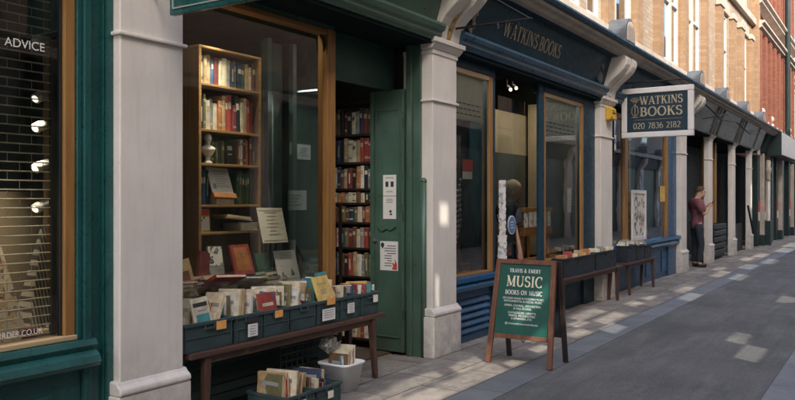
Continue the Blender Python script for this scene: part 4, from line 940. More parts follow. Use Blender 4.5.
# left window
def gold_window(x0, x1, zs, zt, y=.11, left=True):
    fr = MB(); fr.box(x1-.085, x1, y-.02, y+.015, zs, zt)
    o = part('window_frame', fr, 'gold_wood', bs, bev=.006)
    part('top_rail', MB().box(x0, x1-.086, y-.018, y+.07, zt-.05, zt), 'pale_wood_h', o, bev=.006)
    part('bottom_rail', MB().box(x0, x1-.086, y-.018, y+.12, zs, zs+.025), 'gold_wood_h', o, bev=.004)
    if left: part('left_post', MB().box(x0, x0+.05, y-.018, y+.07, zs+.026, zt-.051), 'gold_wood', o)
    part('window_pane', MB().quad((x0,y+.03,zs), (x1-.08,y+.03,zs), (x1-.08,y+.03,zt-.04), (x0,y+.03,zt-.04)), 'shop_glass', bs)
    bl = MB().box(x0+.02, x1-.09, y+.06, y+.064, 2.34, zt-.04)
    bo = part('blind', bl, 'blind_fabric', bs)
    q = MB()
    for i in range(3):
        for k in range(40):
            xa = x0+.05+(x1-x0-.2)*k/40
            if (k+i) % 5: q.box(xa, xa+(x1-x0)/60, y+.0575, y+.0592, 2.40+i*.055, 2.412+i*.055)
    part('blind_border', q, 'interior_dark', bo)
    return o
gold_window(6.80, 7.80, .70, 2.86, left=False)
gold_window(9.29, 10.76, .70, 2.87)
m = MB(); m.prism_x([(.09,.70), (.02,.69), (.015,.65), (.05,.63), (.02,.60), (.03,.56), (.10,.54), (.14,.54), (.14,.70)], 6.74, 7.865); part('sill_moulding', m, 'blue_paint', bs)
r_ = MB(); r_.box(6.74, 7.865, .15, .22, 0, .54); r_.box(6.74, 6.98, .12, .149, 0, .54); r_.box(7.76, 7.865, .12, .149, 0, .54); r_.box(6.981, 7.759, .12, .149, .46, .54); r_.box(6.981, 7.759, .12, .149, 0, .08)
ro = part('stall_riser', r_, 'blue_paint', bs, bev=.003)
lv = MB()
for i in range(5): lv.prism_x([(.148,.16+i*.075), (.10,.095+i*.075), (.10,.11+i*.075), (.148,.175+i*.075)], 6.99, 7.75)
part('vent_louvre', lv, 'blue_paint', ro)
m = MB(); m.prism_x([(.09,.70), (.02,.69), (.015,.65), (.05,.63), (.02,.60), (.10,.54), (.14,.54), (.14,.70)], 9.1, 11.25); part('sill_moulding', m, 'navy_paint', bs)
part('stall_riser', MB().box(9.1, 11.25, .12, .22, 0, .54), 'navy_paint', bs)
po = MB(); po.box(7.80, 7.865, .095, .24, 0, 2.965); part('door_post', po, 'navy_paint', bs, bev=.005)
po = MB(); po.box(9.10, 9.27, .085, .12, 0, 2.965); part('door_post', po, 'navy_paint', bs, bev=.006)
po = MB(); po.box(10.765, 11.25, .09, .24, 0, 2.965); part('corner_post', po, 'navy_paint', bs, bev=.006)
part('window_head', MB().box(6.74, 7.80, .09, .24, 2.865, 2.965), 'navy_paint', bs); part('window_head', MB().box(9.291, 10.764, .09, .24, 2.875, 2.965), 'navy_paint', bs)
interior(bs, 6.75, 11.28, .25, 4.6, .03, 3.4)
part('inner_lintel', MB().box(6.75, 11.28, .27, .30, 2.998, 3.4), 'black_paint', bs)
part('return_panel', MB().box(7.83, 7.86, .245, .40, .02, 2.9), 'navy_paint', bs)
part('door_step', MB().box(7.87, 9.098, .05, .30, .002, .06), 'granite_kerb', bs)
part('back_blind', MB().box(9.3, 11.0, .95, .96, 2.15, 2.74), 'interior_tan', bs)
part('back_panel', MB().box(9.3, 11.0, .952, .962, .7, 2.147), 'interior_dark', bs)  # dark sheet painting in the fade of light below the blind
part('window_ledge', MB().box(6.75, 7.80, .222, .62, .50, .69), 'interior_tan', bs); part('window_ledge', MB().box(9.2, 10.9, .222, .62, .50, .69), 'case_wood', bs)
part('inner_column', MB().box(10.65, 10.85, .75, .9, .69, 2.9), 'interior_tan', bs)
for i, (x, y, z, lab) in enumerate(((9.38, .60, 2.95, 'lit ceiling spotlight in the blue doorway, left of the close pair'), (9.56, .60, 2.99, 'lit ceiling spotlight in the blue doorway, right of the close pair'), (9.30, .80, 2.40, 'small lit lamp deeper inside the blue doorway'))):
    o = thing('ceiling_spotlight', lab, 'spotlight', (x, y, z), 'ceiling spotlights in the blue doorway')
    r0 = .022 if i < 2 else .012
    part('bulb', MB().ball((x, y, z), r0, seg=8), 'lamp_glow', o, smooth=True)
    b = MB(); b.tube([(x, y+.01, z+r0*.6), (x, y+.05, z+r0*2.4)], [r0*1.2, r0*.9], 10); b.tube([(x, y+.05, z+r0*2), (x, y+.05, 3.4)], .006, 5); part('lamp_head', b, 'iron', o)
area('ceiling_spot_glow', (9.25, .52, 3.36), (.5, .1), 9, (1, .86, .62)); 
area('left_window_fill', (7.3, .36, 2.94), (.5, .05), 7, (1, .86, .66))  # unseen fill lamp added to lift the left window display
area('right_window_fill', (10.2, .36, 2.94), (.8, .05), 12, (1, .86, .66))  # unseen fill lamp added over the right window and its blind
# things in the left blue window
o = thing('window_ornament', 'pale grey patterned scarf heap at the left corner of the blue window', 'fabric', (7.02, .36, .69))
b = MB(); rg = random.Random(3); pr = []
for i in range(8):
    for k in range(12):
        a = 2*math.pi*k/12; q = .10*(1-i/8.5)*(1+rg.uniform(-.25,.25)); pr.append((7.14+q*math.cos(a), .36+q*.7*math.sin(a), .69+.45*i/7))
b.add(pr, [(i*12+k, i*12+(k+1) % 12, (i+1)*12+(k+1) % 12, (i+1)*12+k) for i in range(7) for k in range(12)]+[tuple(range(84, 96))]); part('scarf', b, 'postcards', o)
o = thing('crystal_strings', 'hanging strings of glass beads in the left blue window', 'ornament', (7.42, .34, 1.2))
b = MB()
for k in range(5):
    b.tube([(7.38+.03*k, .34, 2.2), (7.38+.03*k, .34, .95+.06*k)], .002, 4)
    for q in range(10): b.ball((7.38+.03*k, .34, .98+.06*k+q*.055), .013+.004*(q % 2), seg=6)
part('beads', b, 'chrome', o)
o = thing('window_ornament', 'brown carved figure standing below the glass beads in the blue window', 'ornament', (7.42, .34, .69)); part('figure', MB().lathe([(.05,0),(.055,.03),(.03,.08),(.045,.14),(.035,.22),(.02,.26),(.025,.30),(.01,.33)], (7.44,.34,.69), 10), 'cover_brown', o, smooth=True)
o = thing('paper_sign', 'red and white card hung in the left blue window below the blind', 'sign', (7.42, .2, 1.72)); part('card', MB().box(7.30, 7.52, .205, .208, 1.72, 1.80), 'paper', o); part('red_panel', MB().box(7.30, 7.52, .202, .208, 1.801, 1.93), 'red_print', o)
# postcard rack, sticker, gilt frame inside
o = thing('postcard_rack', 'tall narrow rack of white postcards at the left of the blue doorway', 'rack', (8.03, .10, .06))
b = MB(); b.tube([(8.03, .10, .06), (8.03, .10, 1.72)], .012, 8); b.lathe([(.12,0),(.12,.015),(.02,.03)], (8.03,.10,.06), 14); part('pole', b, 'chrome', o)
rg = random.Random(9); b = MB()
for i in range(14):
    for s_ in range(3):
        a = R(120*s_+25+rg.uniform(-8, 8)); ux, uy = math.cos(a), math.sin(a); z = .62+i*.078
        c0 = Vector((8.03-uy*.02, .10+ux*.02, z)); w_ = .042+(.012 if i < 6 else 0)
        b.add([c0+Vector((-ux*w_,-uy*w_,0)), c0+Vector((ux*w_,uy*w_,0)), c0+Vector((ux*w_-uy*.02,uy*w_+ux*.02,.085)), c0+Vector((-ux*w_-uy*.02,-uy*w_+ux*.02,.085))], [(0,1,2,3)])
part('postcards', b, 'postcards', o)
o = thing('round_sticker', 'round blue sticker with pale rim on the glass of the blue doorway', 'sticker', (8.72, .262, 1.19))
part('glass_door_pane', MB().quad((8.30,.272,.06), (9.098,.272,.06), (9.098,.272,2.73), (8.30,.272,2.73)), 'shop_glass', bs)
b = MB(); b.xf; 
def disc(c, r, y0, y1): return MB().prism_y([(c[0]+r*math.cos(2*math.pi*i/28), c[1]+r*math.sin(2*math.pi*i/28)) for i in range(28)], y0, y1)
part('disc', disc((8.68, 1.19), .115, .262, .268), 'paper', o); part('face', disc((8.68, 1.19), .102, .2595, .2615), 'blue_sticker', o)
q = MB(); [q.box(8.63, 8.73-.02*(i % 2), .2575, .259, 1.15+.035*i, 1.16+.035*i) for i in range(3)]; part('print', q, 'paper', o)
o = thing('picture_frame', 'empty gilt picture frame leaning inside the blue doorway', 'frame', (10.9, 1.25, .5))
b = MB(); x0, x1, z0, z1, e = 10.66, 11.30, .577, 1.21, .07
b = MB(); xo = -1.23
for (a0, a1, c0, c1) in ((x0, x1, z1-e, z1), (x0, x1, z0, z0+e), (x0, x0+e, z0+e, z1-e), (x1-e, x1, z0+e, z1-e)): b.box(a0+xo, a1+xo, .62, .65, c0, c1)
part('moulding', b, 'gold_wood', o, bev=.008)
single('counter', MB().box(8.4, 10.2, 1.5, 1.9, .06, .55).box(8.38, 10.22, 1.48, 1.92, .55, .58), 'case_wood', 'dim wooden counter inside the blue doorway', 'counter', (9.3, 1.6, .06))
b = MB()
for s_ in (.0, 1): b.box(9.43+.5*s_, 9.46+.5*s_, .60, .66, .06, .56)
b.box(9.37, 10.09, .58, .68, .56, .575); single('display_stool', b, 'case_wood', 'small wooden stand under the gilt picture frame', 'stand', (9, .6, .06))
# display in the right blue window
o = thing('book_display', 'gilt tray of dark printed cards behind the right blue window', 'display', (9.9, .45, .69))
part('tray', MB().box(9.35, 10.35, .40, .50, 1.02, 1.13).box(9.35, 10.35, .40, .50, 1.34, 1.39).box(9.38, 9.42, .44, .5, .69, 1.02).box(10.28, 10.32, .44, .5, .69, 1.02), 'gold_wood_h', o)
q = MB(); [q.box(9.40+.16*i, 9.52+.16*i, .415, .42, 1.131, 1.335) for i in range(6)]; part('cards', q, 'postcards', o)
o = thing('paper_sign', 'white notice hanging inside the right end of the right blue window', 'sign', (10.6, .2, 1.3)); part('sheet', MB().box(10.42, 10.57, .205, .208, 1.32, 1.66), 'paper_dim', o)
q = MB(); [q.box(10.44, 10.54-.02*(i % 2), .2025, .204, 1.40+.04*i, 1.41+.04*i) for i in range(5)]; part('print', q, 'ink_grey', o)
# navy boxes on benches
NB = 'navy boxes of booklets on the benches'
def navy_box(label, short, x0, x1, y0, y1, z0, z1, cols, tilt=.9):
    o = thing('book_box', label, 'box', ((x0+x1)/2, (y0+y1)/2, z0), NB); crate(o, x0, x1, y0, y1, z0, z1, 'crate_navy', ribs=False)
    n = len(cols)
    for j, cn in enumerate(cols):
        book_lying((x0+.03+(x1-x0-.08)*(j+.2)/n, y1-.02, z0+.012), rb.uniform(.10, .125), (z1-z0)+rb.uniform(.015, .07), .012, 'cover_'+cn, '%s booklet, %s from the left in the %s' % (cn, ORD[j], short), (R(rb.uniform(-20, 2)), 0, R(rb.uniform(-92, -74))), 'booklets in the navy boxes')
navy_box('wide navy box of booklets nearest the pavement board', 'wide navy box near the pavement board', 9.22, 10.38, -.20, -.045, .517, .76, ['orange','tan','red','orange','cream','orange','tan','yellow','orange','tan'])
navy_box('navy box of booklets right of the wide one, before the pilaster with the alarm', 'navy box before the alarm pilaster', 10.45, 11.35, -.20, -.045, .517, .77, ['cream','white','grey','tan','white','cream'])
for i, (x0, x1) in enumerate(((12.0, 12.5), (12.53, 12.98), (13.02, 13.42))):
    navy_box(['left', 'middle', 'right'][i]+' navy box of the three under the poster window', ['left', 'middle', 'right'][i]+' navy box under the poster window', x0, x1, -.17, .04, .517, .78-.02*i, ['white','cream','grey','white','tan'])

# ------------------------------------------------------------------ second blue window (beyond the alarm box)
b2 = thing('shop_front', 'blue shop front with poster in its window, behind the hanging white framed sign', 'shop', (14.0, 0, 0))
pilaster(b2, 16.30, 16.82, depth=.14, back=.16, zc=2.88, zt=3.03, label='white pilaster beside the man in the doorway')
fascia(b2, 11.76, 16.34, 'navy_paint', mould='navy_mould_lit'); cornice(b2, 11.3, 16.3)
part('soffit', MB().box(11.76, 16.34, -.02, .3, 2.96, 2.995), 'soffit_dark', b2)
m = MB(); m.prism_x([(.09,.78), (.0,.77), (-.01,.72), (.05,.69), (.02,.64), (.10,.58), (.14,.58), (.14,.78)], 11.8, 16.3); part('sill_moulding', m, 'blue_paint', b2)
r_ = MB(); r_.box(11.8, 16.3, .13, .22, 0, .58); [r_.box(11.95+1.1*i, 12.9+1.1*i, .115, .129, .1, .5) for i in range(4)]; part('stall_riser', r_, 'blue_paint', b2, bev=.004)
part('corner_post', MB().box(15.65, 16.3, .09, .24, 0, 2.965), 'blue_paint', b2, bev=.005)
fr = MB(); fr.box(15.50, 15.64, .09, .2, .78, 2.9); fr.box(12.78, 12.95, .09, .2, .78, 2.9); fr.box(11.8, 12.77, .092, .2, 2.82, 2.9); fr.box(12.96, 15.49, .092, .2, 2.82, 2.9); part('window_frame', fr, 'gold_wood', b2, bev=.005)
part('window_mullion', MB().box(14.1, 14.5, .30, .38, .7, 2.9), 'navy_paint', b2)
part('window_pane', MB().quad((11.8,.13,.78), (15.6,.13,.78), (15.6,.13,2.9), (11.8,.13,2.9)), 'shop_glass', b2)
interior(b2, 11.76, 16.32, .25, 3.0, .7, 2.96); part('display_back', MB().box(12.6, 15.5, 1.25, 1.28, .7, 2.3), 'interior_tan', b2)
part('inner_column', MB().box(14.75, 15.05, .5, .6, .7, 2.9), 'interior_tan', b2)
area('poster_window_fill', (13.8, .7, 2.7), (1.2, .2), 8, (1, .84, .62))  # added interior fill without a fitting, brightens the poster window
o = thing('poster', 'white framed figure poster in the blue shop window', 'poster', (13.4, .02, .75))
b = MB(); x0, x1, z0, z1 = 13.0, 13.85, .80, 1.66
for (a0, a1, c0, c1) in ((x0, x1, z1-.06, z1), (x0, x1, z0, z0+.06), (x0, x0+.09, z0+.061, z1-.061), (x1-.09, x1, z0+.061, z1-.061)): b.box(a0, a1, .03, .06, c0, c1)
part('frame', b, 'white_paint', o, bev=.004); part('picture', MB().box(x0+.09, x1-.09, .045, .05, z0+.06, z1-.06), 'poster_print', o)
o = thing('paper_sign', 'small yellow card taped high in the poster window beside the blue post', 'sign', (15.3, .1, 1.45)); part('card', MB().box(15.12, 15.5, .118, .121, 1.46, 1.76), 'cover_yellow', o)
rg = random.Random(21)
for i in range(9):
    x = 12.1+.38*i; cc = rg.choice(['red','tan','cream','blue','brown','orange'])
    if 12.95 < x < 13.9: continue
    book_lying((x, .36+.04*(i % 2), .705), .2, .26+.05*(i % 3), .03, 'cover_'+cc, '%s book facing out, %s from the left in the poster window' % (cc, ORD[i]), (R(-10), 0, 0), 'books facing out in the poster window', [(.2,.8,.3,.7,'picture_print')])

# ------------------------------------------------------------------ far colonnade of dark shops
ds = thing('shop_front', 'dark shop front with white columns and slate fascia, where the man stands', 'shop', (20, 0, 0))
for i, x in enumerate((19.10, 22.18, 25.05)): pilaster(ds, x, x+.42, depth=.12, back=.0, console=False, label=['first white column past the standing man', 'second white column past the standing man', 'third white column past the standing man'][i])
b = MB(); b.prism_x([(-.05, 3.0), (-.10, 3.02), (-.30, 3.6), (.3, 3.6), (.3, 3.0)], 16.78, 26.2); part('fascia', b, 'slate_fascia', ds)
cornice(ds, 16.3, 26.6, top='lead', soff='slate_fascia')
for x in (18.7, 18.95, 19.4, 21.8, 22.05, 22.5, 24.9): part('fascia_rib', MB().prism_x([(-.10, 3.015), (-.13, 3.02), (-.325, 3.58), (-.30, 3.6)], x, x+.06), 'slate_fascia', ds)
part('inner_walls', MB().box(16.8, 26.2, 1.1, 1.14, 0, 3.0), 'black_paint', ds); part('soffit', MB().box(16.7, 26.3, -.02, 1.14, 2.96, 2.995), 'soffit_dark', ds)
part('door', MB().box(17.0, 18.0, .5, .56, .02, 2.9), 'dark_green_post', ds)
fr = MB(); fr.box(19.75, 19.95, .2, .3, .9, 2.95); fr.box(20.9, 21.08, .2, .3, .9, 2.95); part('window_frame', fr, 'gold_wood', ds)
part('stall_riser', MB().box(19.66, 22.15, .2, .3, 0, .8), 'black_paint', ds); part('stall_riser', MB().box(23.6, 25.0, .2, .3, 0, .8), 'black_paint', ds)
vb = MB()
for i in range(5): vb.box(20.0, 21.6, .05, .18, .12+.16*i, .25+.16*i)
single('slatted_chest', vb, 'black_paint', 'dark slatted chest standing between the white columns past the man', 'chest', (20.8, .1, 0), bev=.02)
single('leaning_pole', MB().tube([(24.3, -.06, 1.32), (25.0, -.1, .5)], .03, 8), 'iron', 'dark pole slanting against the third white column past the man', 'pole', (24.6, -.08, .9))
d2 = thing('shop_front', 'far dark green shop front with slim posts at the right edge of the photo', 'shop', (31, 0, 0))
xs = [27.0, 28.3, 30.3, 31.6, 33.4, 35.5, 38, 41]
for i, x in enumerate(xs):
    part('post', MB().box(x, x+.5, .06, .4, 0, 3.1), 'dark_green_post', d2, bev=.01)
    if i in (2, 4, 6): continue
    w_ = .34 if i % 2 else .22
    jb = part('door_jamb', MB().box(x+.62, x+.62+w_, -.04, .3, 0, 3.0), 'cornice_cream' if i % 2 == 0 else 'stone_pale', d2, bev=.01)
    part('red_band', MB().box(x+.15, x+.4, .04, .059, 1.1, 1.45), 'red_print', d2); part('white_band', MB().box(x+.15, x+.4, .04, .059, .82, 1.09), 'paper_dim', d2)
    part('jamb_base', MB().box(x+.58, x+.66+w_, -.07, .3, 0, .35), 'dark_green_post', jb, bev=.01)
part('inner_walls', MB().box(26.2, 46, 1.1, 1.14, 0, 3.1), 'black_paint', d2)
b = MB(); b.prism_x([(-.05, 3.05), (-.25, 3.6), (.3, 3.6), (.3, 3.05)], 27.2, 46); part('fascia', b, 'dark_green_post', d2); cornice(d2, 26.6, 46, top='lead', soff='slate_fascia')
po = MB(); po.box(26.25, 26.75, -.05, .3, 2.9, 3.9); po.box(26.2, 26.8, -.12, .3, 3.9, 4.0); pq = part('end_pier', po, 'stone_pale', d2, bev=.01)
for i, (x, z, r_) in enumerate(((26.5, 4.12, .13), (28.6, 4.05, .13), (33.5, 4.05, .14))):
    b = MB(); b.lathe([(.13, 0), (.13, .08), (.07, .12), (.06, .15)], (x, -.1, z-.12), 12); b.ball((x, -.1, z+.13), r_); part('ball_finial', b, 'stone_pale', d2, smooth=True)
o = thing('lamp_bracket', 'pale carved bracket post with a slim white shaft beside the far dark shops', 'post', (28.0, -.1, 0))
b = MB(); b.tube([(28.05, -.12, .8), (28.05, -.12, 2.1)], .045, 8); part('shaft', b, 'white_paint', o); b = MB(); b.lathe([(.05,0),(.08,.08),(.06,.2),(.09,.30),(.10,.42),(.07,.5),(.08,.62),(.05,.7)], (28.05,-.12,2.1), 12); part('carved_head', b, 'cornice_cream', o, smooth=True); b = MB(); b.box(27.9, 28.2, -.2, -.04, 0, .8); part('base', b, 'dark_green_post', o)
o = thing('hanging_sign', 'far blank white box sign over the shops at the right edge of the photo', 'sign', (31, -.2, 3.3))
part('board', MB().box(28.2, 33.6, -.50, -.46, 2.98, 3.72), 'sign_white', o, bev=.01); part('box_end', MB().box(28.16, 28.195, -.50, -.06, 2.96, 3.74), 'dark_green_post', o); part('box_back', MB().box(28.2, 33.6, -.455, -.06, 2.98, 3.70), 'dark_green_post', o)

# caps over the consoles
for root, xc in ((bs, 11.52), (b2, 16.56), (ds, 19.40), (ds, 22.40), (ds, 25.30), (bs, 6.55)): pediment_cap(root, xc, .5 if xc < 12 else .56, h=.40 if xc < 12 else .34)

# ------------------------------------------------------------------ upper storeys
def holed(x0, x1, z0, z1, y, holes, th, matf, mb):
    xs = sorted({x0, x1}|{h[0] for h in holes}|{h[1] for h in holes}); zs = sorted({z0, z1}|{h[2] for h in holes}|{h[3] for h in holes})
    xs = [x for x in xs if x0 <= x <= x1]; zs = [z for z in zs if z0 <= z <= z1]
    for i in range(len(xs)-1):
        for j in range(len(zs)-1):
            cx, cz = (xs[i]+xs[i+1])/2, (zs[j]+zs[j+1])/2
            if any(h[0] < cx < h[1] and h[2] < cz < h[3] for h in holes): continue
            mb.quad((xs[i],y,zs[j]), (xs[i+1],y,zs[j]), (xs[i+1],y,zs[j+1]), (xs[i],y,zs[j+1]), matf(cx, cz))
    for (a, b_, c_, d_) in holes:
        if th:
            mb.quad((a,y,c_), (a,y,d_), (a,y+th,d_), (a,y+th,c_), matf(a-.01, c_)); mb.quad((b_,y,d_), (b_,y,c_), (b_,y+th,c_), (b_,y+th,d_), matf(b_+.01, c_))
            mb.quad((a,y,d_), (b_,y,d_), (b_,y+th,d_), (a,y+th,d_), matf((a+b_)/2, d_+.01)); mb.quad((b_,y,c_), (a,y,c_), (a,y+th,c_), (b_,y+th,c_), matf((a+b_)/2, c_-.01))
ub = thing('terrace_building', 'sunlit pale and orange brick upper storeys with white windows above the shops', 'building', (14, .05, 3.7))
YB = .02
wins = []
for x0, x1 in ((2.2,3.4),(4.6,5.6),(6.2,7.2),(7.9,9.0),(9.75,10.42),(10.68,11.25),(12.05,12.85),(14.9,15.55),(15.62,16.2),(16.9,17.45),(17.55,18.2),(20.55,21.5),(23.7,24.6)):
    for z0, z1 in ((4.12, 6.25), (7.5, 9.3)): wins.append((x0, x1, z0, z1))
BAND = [(-20,2,0),(2,9.6,0),(9.6,11.65,0),(11.65,12.9,2),(12.9,13.25,1),(13.25,14.2,0),(14.2,14.9,1),(14.9,16.2,2),(16.2,16.9,1),(16.9,18.2,2),(18.2,18.65,1),(18.65,19.7,0),(19.7,20.55,1),(20.55,21.5,2),(21.5,22.25,1),(22.25,22.7,0),(22.7,23.7,1),(23.7,24.6,2),(24.6,26,1)]
def mf(x, z):
    if 6.25 < z < 6.7: return 2
    for a, b_, k in BAND:
        if a <= x < b_: return (0 if k == 2 and z < 4.12 else k)
    return 0
m = MB(); holed(-20, 25.85, 3.7, 13, YB, wins, .22, mf, m); m.quad((-20,YB,13), (25.85,YB,13), (25.85,5,13), (-20,5,13)); m.quad((25.85,YB,3.7),(25.85,5,3.7),(25.85,5,13),(25.85,YB,13)); m.quad((-20,5,3.0),(26,5,3.0),(26,5,13),(-20,5,13)); m.quad((-20,.3,3.68),(26,.3,3.68),(26,5,3.68),(-20,5,3.68))
part('wall', m, ['brick_pale', 'brick_orange', 'stone_pale'], ub)
m = MB(); m.box(-20, 25.85, -.06, YB-.002, 3.72, 4.0); m.box(-20, 25.85, -.10, YB-.002, 4.003, 4.09); part('sill_course', m, 'stone_band', ub, bev=.008)
for (x0, x1, z0, z1) in wins:
    if x1 < 6: continue
    part('lintel', MB().box(x0-.12 if x0 not in (10.68,15.62,17.55) else x0-.02, x1+.12 if x1 not in (10.42,15.55,17.45) else x1+.03, -.03, YB-.002, z1+.003, z1+.30), 'stone_band', ub, bev=.008)
    part('sill', MB().box(x0-.03, x1+.03, -.06, YB-.002, z0-.03 if z0 > 5 else z0-.02, z0), 'stone_band', ub, bev=.006)
m = MB(); m.box(-20, 25.85, -.10, YB-.002, 6.78, 6.98); part('string_course', m, 'stone_band', ub, bev=.01)
for (x0, x1, z0, z1) in wins:
    if x1 < 6: continue
    f = MB(); y0, y1 = YB+.02, YB+.10; e = .085; zm = z0+(z1-z0)*.56
    f.box(x0, x0+e, y0, y1, z0, z1); f.box(x1-e, x1, y0, y1, z0, z1); f.box(x0+e, x1-e, y0, y1, z1-e, z1); f.box(x0+e, x1-e, y0, y1, z0, z0+e*1.2); f.box(x0+e, x1-e, y0-.02, y1, zm, zm+.06)
    wo = part('window', f, 'white_paint', ub, bev=.004)
    part('window_pane', MB().box(x0+e, x1-e, y0+.03, y0+.034, z0+e, z1-e), 'window_glass', wo)
    if x1 < 26:
        part('curtain', MB().box(x0+e, x0+e+(x1-x0)*.32, y1+.05, y1+.06, z0+.05, z1-.05), 'stone_pale', wo)
m = MB(); m.box(-20, 25.8, 1.0, 1.05, 3.72, 12.9); part('room_back', m, 'interior_dark', ub)
for (x0, x1) in ((9.45,9.7),(11.3,11.62),(12.90,13.2),(14.25,14.6),(16.26,16.62),(18.3,18.62),(19.95,20.45),(21.75,22.2),(22.95,23.55),(24.75,25.2)):
    part('brick_pier', MB().box(x0, x1, -.09, YB-.003, 4.093, 6.22), 'brick_orange', ub)
    part('pier_capital', MB().box(x0-.04, x1+.04, -.12, YB-.003, 6.223, 6.36), 'stone_band', ub, bev=.01)
rb_ = thing('terrace_building', 'tall red brick building with pale string courses at the far end of the row', 'building', (31, .05, 3.7))
rw = []; piers = []
for i in range(9):
    x = 26.15+i*1.13
    rw.append((x+.42, x+.95, 4.2, 6.55)); rw.append((x+.42, x+.95, 8.1, 10.0)); piers.append((x-.12, x+.3))
m = MB(); holed(25.87, 36.4, 3.7, 15, YB, rw, .3, lambda x, z: 0, m); m.quad((36.4,YB,0),(36.4,8,0),(36.4,8,15),(36.4,YB,15)); m.quad((25.87,YB,15),(36.4,YB,15),(36.4,8,15),(25.87,8,15)); part('wall', m, 'brick_red', rb_)
m = MB(); [m.box(a, b_, -.16, YB-.002, 3.75, 6.72) for a, b_ in piers]; [m.box(a, b_, -.16, YB-.002, 7.83, 14) for a, b_ in piers]; part('piers', m, 'brick_red', rb_)
m = MB()
for z in (6.75, 7.5): m.prism_x([(YB-.003, z-.05), (-.14, z), (-.22, z+.05), (-.22, z+.13), (-.30, z+.17), (-.30, z+.23), (YB-.003, z+.27)], 25.87, 36.5)
m.box(25.87, 36.45, -.12, YB-.003, 3.7, 4.05); part('string_course', m, 'stone_band', rb_)
for (x0, x1, z0, z1) in rw:
    f = MB(); y0, y1 = YB+.18, YB+.25; e = .05; f.box(x0, x0+e, y0, y1, z0, z1); f.box(x1-e, x1, y0, y1, z0, z1); f.box(x0+e, x1-e, y0, y1, z1-e, z1); f.box(x0+e, x1-e, y0, y1, (z0+z1)/2, (z0+z1)/2+.05)
    wo = part('window', f, 'cornice_cream', rb_); part('window_pane', MB().box(x0+e, x1-e, y0+.03, y0+.035, z0, z1-e), 'window_glass', wo)
part('room_back', MB().box(26, 36.3, .8, .84, 3.75, 14), 'interior_dark', rb_)
part('drainpipe', MB().tube([(31.75, -.30, 3.8), (31.75, -.30, 14)], .09, 10), 'dark_green_post', rb_)
# corner stacks of stone where the pale and red buildings meet
m = MB(); m.box(25.6, 26.1, -.14, YB-.003, 4.05, 13); part('corner_quoin', m, 'brick_orange', rb_)

# ------------------------------------------------------------------ hanging framed sign
o = thing('hanging_sign', 'white framed navy hanging sign with gilt lettering and phone number', 'sign', (12.2, -.03, 2.46))
y0, y1, z0, z1, e = -1.115, -.03, 2.465, 3.235, .085
b = MB()
for (a0, a1, c0, c1) in ((y0, y1, z1-e, z1), (y0, y1, z0, z0+e), (y0, y0+e, z0+e+.001, z1-e-.001), (y1-e, y1, z0+e+.001, z1-e-.001)): b.box(12.16, 12.24, a0, a1, c0, c1)
part('frame', b, 'sign_white', o, bev=.010)
po = part('panel', MB().box(12.18, 12.22, y0+e, y1-e, z0+e, z1-e), 'sign_navy', o)
l = MB()
for word, hh, sx, gp, yy, zz, wf in (('WATKINS', .125, .93, .04, -.635, 2.975, 1), ('BOOKS', .14, 1.1, .06, -.635, 2.795, 1), ('020 7836 2182', .092, .92, .06, -.57, 2.60, .8)):
    tx, wd = serif(word, hh, sx, gp, wf); part('gilt_lettering', tx.xf(NX((12.178, yy, zz))), 'gilt_letter', po)
l = MB(); l.box(12.1765, 12.178, -.95, -.22, 2.738, 2.744)
for k in range(5):
    a = R(-40+20*k); s_ = MB().box(-.008, .008, -.0015, 0, 0, .085); s_.xf(Matrix.Rotation(a, 4, 'Y')); l.merge(s_, NX((12.178, -.238, 2.99)))
    l.ball((12.1775, -.238-.095*math.sin(a), 2.99+.095*math.cos(a)), .012, sq=(.1,1,1), seg=8)
for s_ in (-1, 1):
    l.tube([(12.177, -.238, 2.985), (12.177, -.238+s_*.045, 2.93), (12.177, -.238+s_*.05, 2.85), (12.177, -.238+s_*.015, 2.79)], .007, 5)
l.tube([(12.177, -.238, 2.97), (12.177, -.238, 2.78)], .008, 5); l.tube([(12.177, -.29, 2.78), (12.177, -.186, 2.78)], .007, 5)
part('emblem', l, 'gold_faded', po)
b = MB(); b.tube([(12.2, .0, 3.33), (12.2, -1.0, 3.33)], .012, 8); [b.tube([(12.2, y, 3.33), (12.2, y, 3.236)], .006, 6) for y in (-.2, -.95)]; part('bracket', b, 'iron', o)

# ------------------------------------------------------------------ empty iron sign bracket on the console between green and blue
o = thing('sign_bracket', 'black iron projecting sign bracket with stays and no sign', 'bracket', (6.6, -.05, 3.15))
b = MB(); b.tube([(6.62, .0, 3.16), (6.66, -.86, 3.17)], .011, 8); part('arm', b, 'iron', o)
b = MB(); b.tube([(6.66, -.84, 3.17), (6.66, -.15, 3.62)], .008, 8); part('stay', b, 'iron', o)
b = MB(); b.tube([(6.65, -.52, 3.165), (6.65, -.52, 3.11)], .02, 8); ring = [(6.65+.0, -.70+.04*math.cos(2*math.pi*i/14), 3.12+.04*math.sin(2*math.pi*i/14)) for i in range(13)]; b.tube(ring, .006, 6); part('hook', b, 'iron', o)
